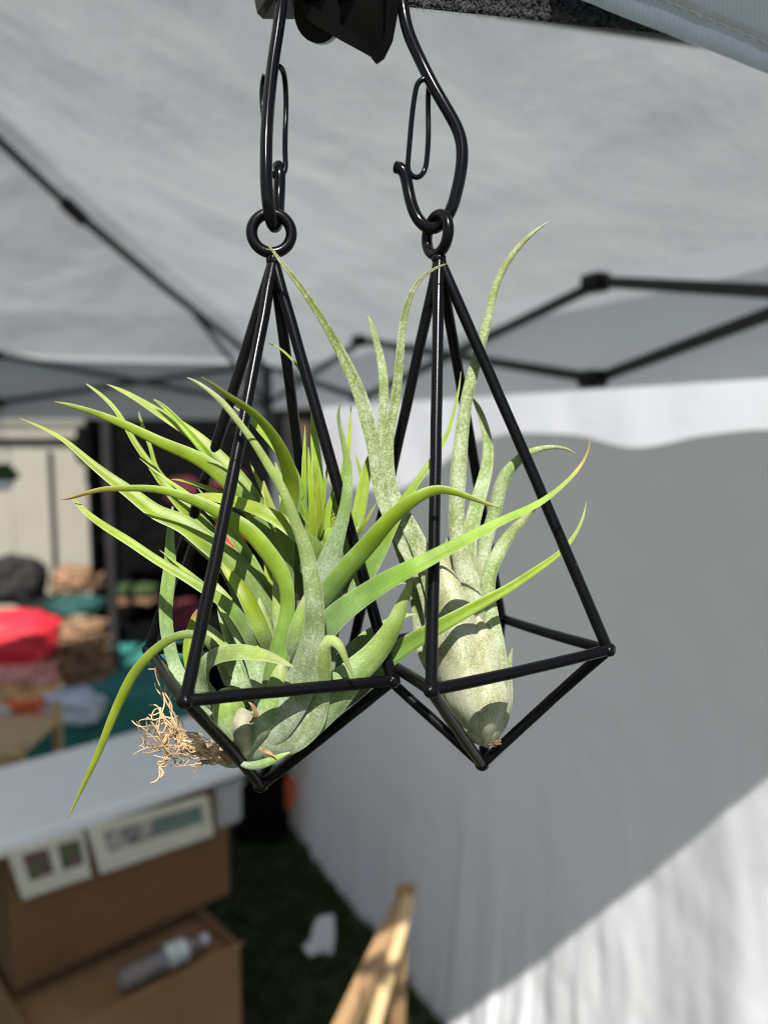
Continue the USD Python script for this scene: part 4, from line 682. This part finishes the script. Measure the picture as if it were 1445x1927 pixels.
# ------------------------------------------------------------------ the next booth behind the tent, at left
tt = thing('goods_table', 'low market table under a teal cloth, piled with textiles', 'table', U(100, 1330, 4.3) * [1, 1, 0] + [0, 0, -.3])
ca, cb = U(-160, 1330, 4.2), U(352, 1312, 4.35); ztop = .21
e = np.r_[(cb - ca)[:2], 0]; w = np.linalg.norm(e); e /= w; n = np.array([-e[1], e[0], 0]); mid = (ca + cb) / 2; mid[2] = 0
obj('tabletop', box(mid + n * .45 + Z1 * (ztop - .02), (w, .9, .03), (e, n, Z1), .005), M_wood, tt)
for s in (-.48, .48):
    for b in (.06, .84):
        q = mid + e * w * s + n * b; q[2] = 0; zg = gz(q[0], q[1]); obj('leg', bar(q + Z1 * zg, q + Z1 * (ztop - .036), .04, .04, up=(1, 0, 0)), M_wood, tt)
def dr(u, v):
    x = (u - .5) * (w + .04); s = v * 1.42
    b = np.clip(s - .40, 0, None) ; down = np.clip(.40 - s, 0, None); fold = .02 * (meshkit.noise(np.stack([u * 30, u * 0, u * 0], -1), 4) - .5) * down / .4
    return mid + e * x[..., None] + n * (b - .015 - fold)[..., None] + Z1 * (ztop + .004 - down)[..., None]
g, uv = grid(dr, 120, 40); obj('tablecloth', g, M_teal, label='teal cloth hanging over the low market table', cat='tablecloth', smooth=True)
def G(name, px, py, d, rx, ry, rz, M, label, catg, seed, amp=.42, sub=4, group=None, sq=.7): return obj(name, lump(U(px, py, d), (rx, ry, rz), seed, amp, 2.4, sub, sq), M, label=label, cat=catg, group=group, smooth=True)
G('red_cloth_bundle', 14, 1200, 4.45, .29, .2, .145, M_red, 'bright red cloth bundle on top of the textile pile', 'cloth', 1, .18)
G('pink_cloth', 40, 1262, 4.40, .22, .18, .06, M_pink, 'pale pink folded cloth just under the red bundle', 'cloth', 2)
G('peach_cloth', 40, 1290, 4.36, .22, .18, .065, M_peach, 'peach orange folded cloth in the middle of the pile', 'cloth', 3)
G('coral_cloth', 55, 1318, 4.32, .2, .16, .05, M_orange, 'coral red folded cloth at the bottom of the pile', 'cloth', 4)
G('cream_cloth', -5, 1345, 4.2, .12, .12, .07, M_cream, 'cream cloth roll at the left edge of the teal table', 'cloth', 15)
for k in range(6): G('woven_mat', 148 + (k % 2) * 6, 1180 + k * 23, 4.62 - k * .02, .16 + .02 * math.sin(k * 5), .16, .04, M_woven, ('topmost', 'second', 'third', 'fourth', 'fifth', 'bottom')[k] + ' brown woven mat of the stack beside the red bundle', 'mat', 20 + k, .4, group='stack of brown woven mats')
G('plastic_bag', 140, 1326, 4.28, .17, .12, .085, M_bag, 'crumpled pale blue-white plastic bag in front of the woven mats', 'bag', 31, .45)
# booth walls, shelf
bw = U(88, 935, 5.6); pn = thing('booth_partition', 'cream partition wall at the far left behind the textiles', 'partition', bw * [1, 1, 0] + [0, 0, -.36])
for k in range(2):
    p = U(-60 + k * 167, 935, 5.6); obj('panel', box([p[0], p[1], .62], (.645, .03, 1.96), None, .004), M_canvasw, pn)
p = U(97, 930, 5.55); obj('post', box([p[0], p[1], .58], (.026, .026, 1.86), None, .004), M_gry, pn)
obj('top_rail', bar([U(-150, 806, 5.55)[0], p[1] - .01, 1.63], [U(182, 806, 5.55)[0], p[1] - .01, 1.63], .05, .05), M_canvasw, pn)
G('dark_hat', 168, 840, 5.4, .09, .08, .15, M_black, 'black hanging garment at the right edge of the cream partition', 'garment', 41, .3)
G('dark_textile_pile', 24, 1092, 5.2, .21, .2, .15, M_gry, 'dark grey pile of folded textiles in front of the cream partition', 'textiles', 42, .3)
G('brown_textile_pile', 145, 1090, 5.2, .16, .16, .09, M_woven, 'brown folded textiles beside the dark pile', 'textiles', 43, .3)
G('teal_textile', 145, 1138, 5.0, .17, .14, .05, M_dteal, 'dark teal folded cloth behind the stacked woven mats', 'cloth', 44, .2)
bb = U(385, 1000, 5.3); bk = thing('booth_backdrop', 'black cloth backdrop with a shelving frame behind the left planter', 'backdrop', bb * [1, 1, 0] + [0, 0, -.36])
obj('backdrop_cloth', box([bb[0] + .05, bb[1] + .3, .82], (1.60, .03, 2.5), None, .004), M_black, bk)
obj('side_cloth', box([U(212, 900, 5.5)[0], bb[1] + .05, .82], (.03, .5, 2.4), None, .004), M_black, bk)
for px in (207, 545):
    p = U(px, 1000, 4.6); obj('post', box([p[0], p[1], .7], (.045, .045, 2.1), None, .005), M_gry, bk)
for zz in (.38, .95):
    a, b = U(200, 1000, 5.15), U(560, 1000, 5.15); obj('shelf', box([(a[0] + b[0]) / 2, a[1], zz], (b[0] - a[0], .3, .025), None, .003), M_black, bk)
G('dark_red_garment', 345, 925, 5.05, .1, .07, .09, M_dred, 'dark red folded garment on the upper shelf at left', 'garment', 51, group='dark red garments on the shelf')
G('dark_red_garment', 430, 905, 5.05, .11, .07, .07, M_dred, 'dark red folded garment on the upper shelf behind the planter wire', 'garment', 52, group='dark red garments on the shelf')
G('red_garment', 432, 1008, 4.6, .075, .07, .075, M_red, 'bright red garment glimpsed between the left leaves', 'garment', 53)
G('crimson_garment', 352, 1155, 4.6, .09, .07, .09, M_dred, 'crimson garment low behind the leaves of the left plant', 'garment', 54)
G('olive_textile', 258, 1108, 5.05, .14, .1, .03, M_moss, 'olive green folded cloth on the black shelf', 'cloth', 55)
G('tan_textile', 258, 1128, 5.05, .14, .1, .025, M_woven, 'tan folded cloth under the olive one on the black shelf', 'cloth', 56)
p = U(572, 900, 5.0); obj('wooden_post', box([p[0], p[1], .68], (.09, .09, 2.06), None, .01), M_dwood, label='brown wooden post at the far end of the side wall', cat='post')
# chair corner at the left edge
cc = U(20, 1400, 3.2); wc = thing('wooden_chair', 'brown wooden chair half out of frame at the left edge', 'chair', [cc[0], cc[1], gz(cc[0], cc[1])])
zg = float(gz(cc[0], cc[1]))
for dx in (.04, -.36):
    for dy in (0, .36): obj('leg', bar([cc[0] + dx, cc[1] + dy, zg], [cc[0] + dx, cc[1] + dy, .37 if dy == 0 else .42], .035, .035, up=(1, 0, 0)), M_wood, wc)
obj('seat', box([cc[0] - .16, cc[1] + .18, .33], (.44, .42, .03), None, .01), M_wood, wc); obj('rail', bar([cc[0] - .36, cc[1], .28], [cc[0] + .04, cc[1], .28], .02, .05), M_wood, wc)
# hanging basket at the left edge
hb = U(2, 895, 3.0); hp = thing('hanging_basket', 'small hanging basket with dark trailing greenery at the left edge', 'hanging basket', hb - [0, 0, .06])
obj('pot', lump(hb - [0, 0, .03], (.045, .045, .03), 3, .05), M_bag, hp); obj('foliage', lump(hb + [0, 0, .005], (.06, .055, .04), 8, .6, 4), M_moss, hp)
for k in range(3):
    a = k * 2.1; obj('cord', tube([hb + [.045 * math.cos(a), .045 * math.sin(a), 0], hb + [0, 0, .32]], .0016, 6), M_gry, hp)
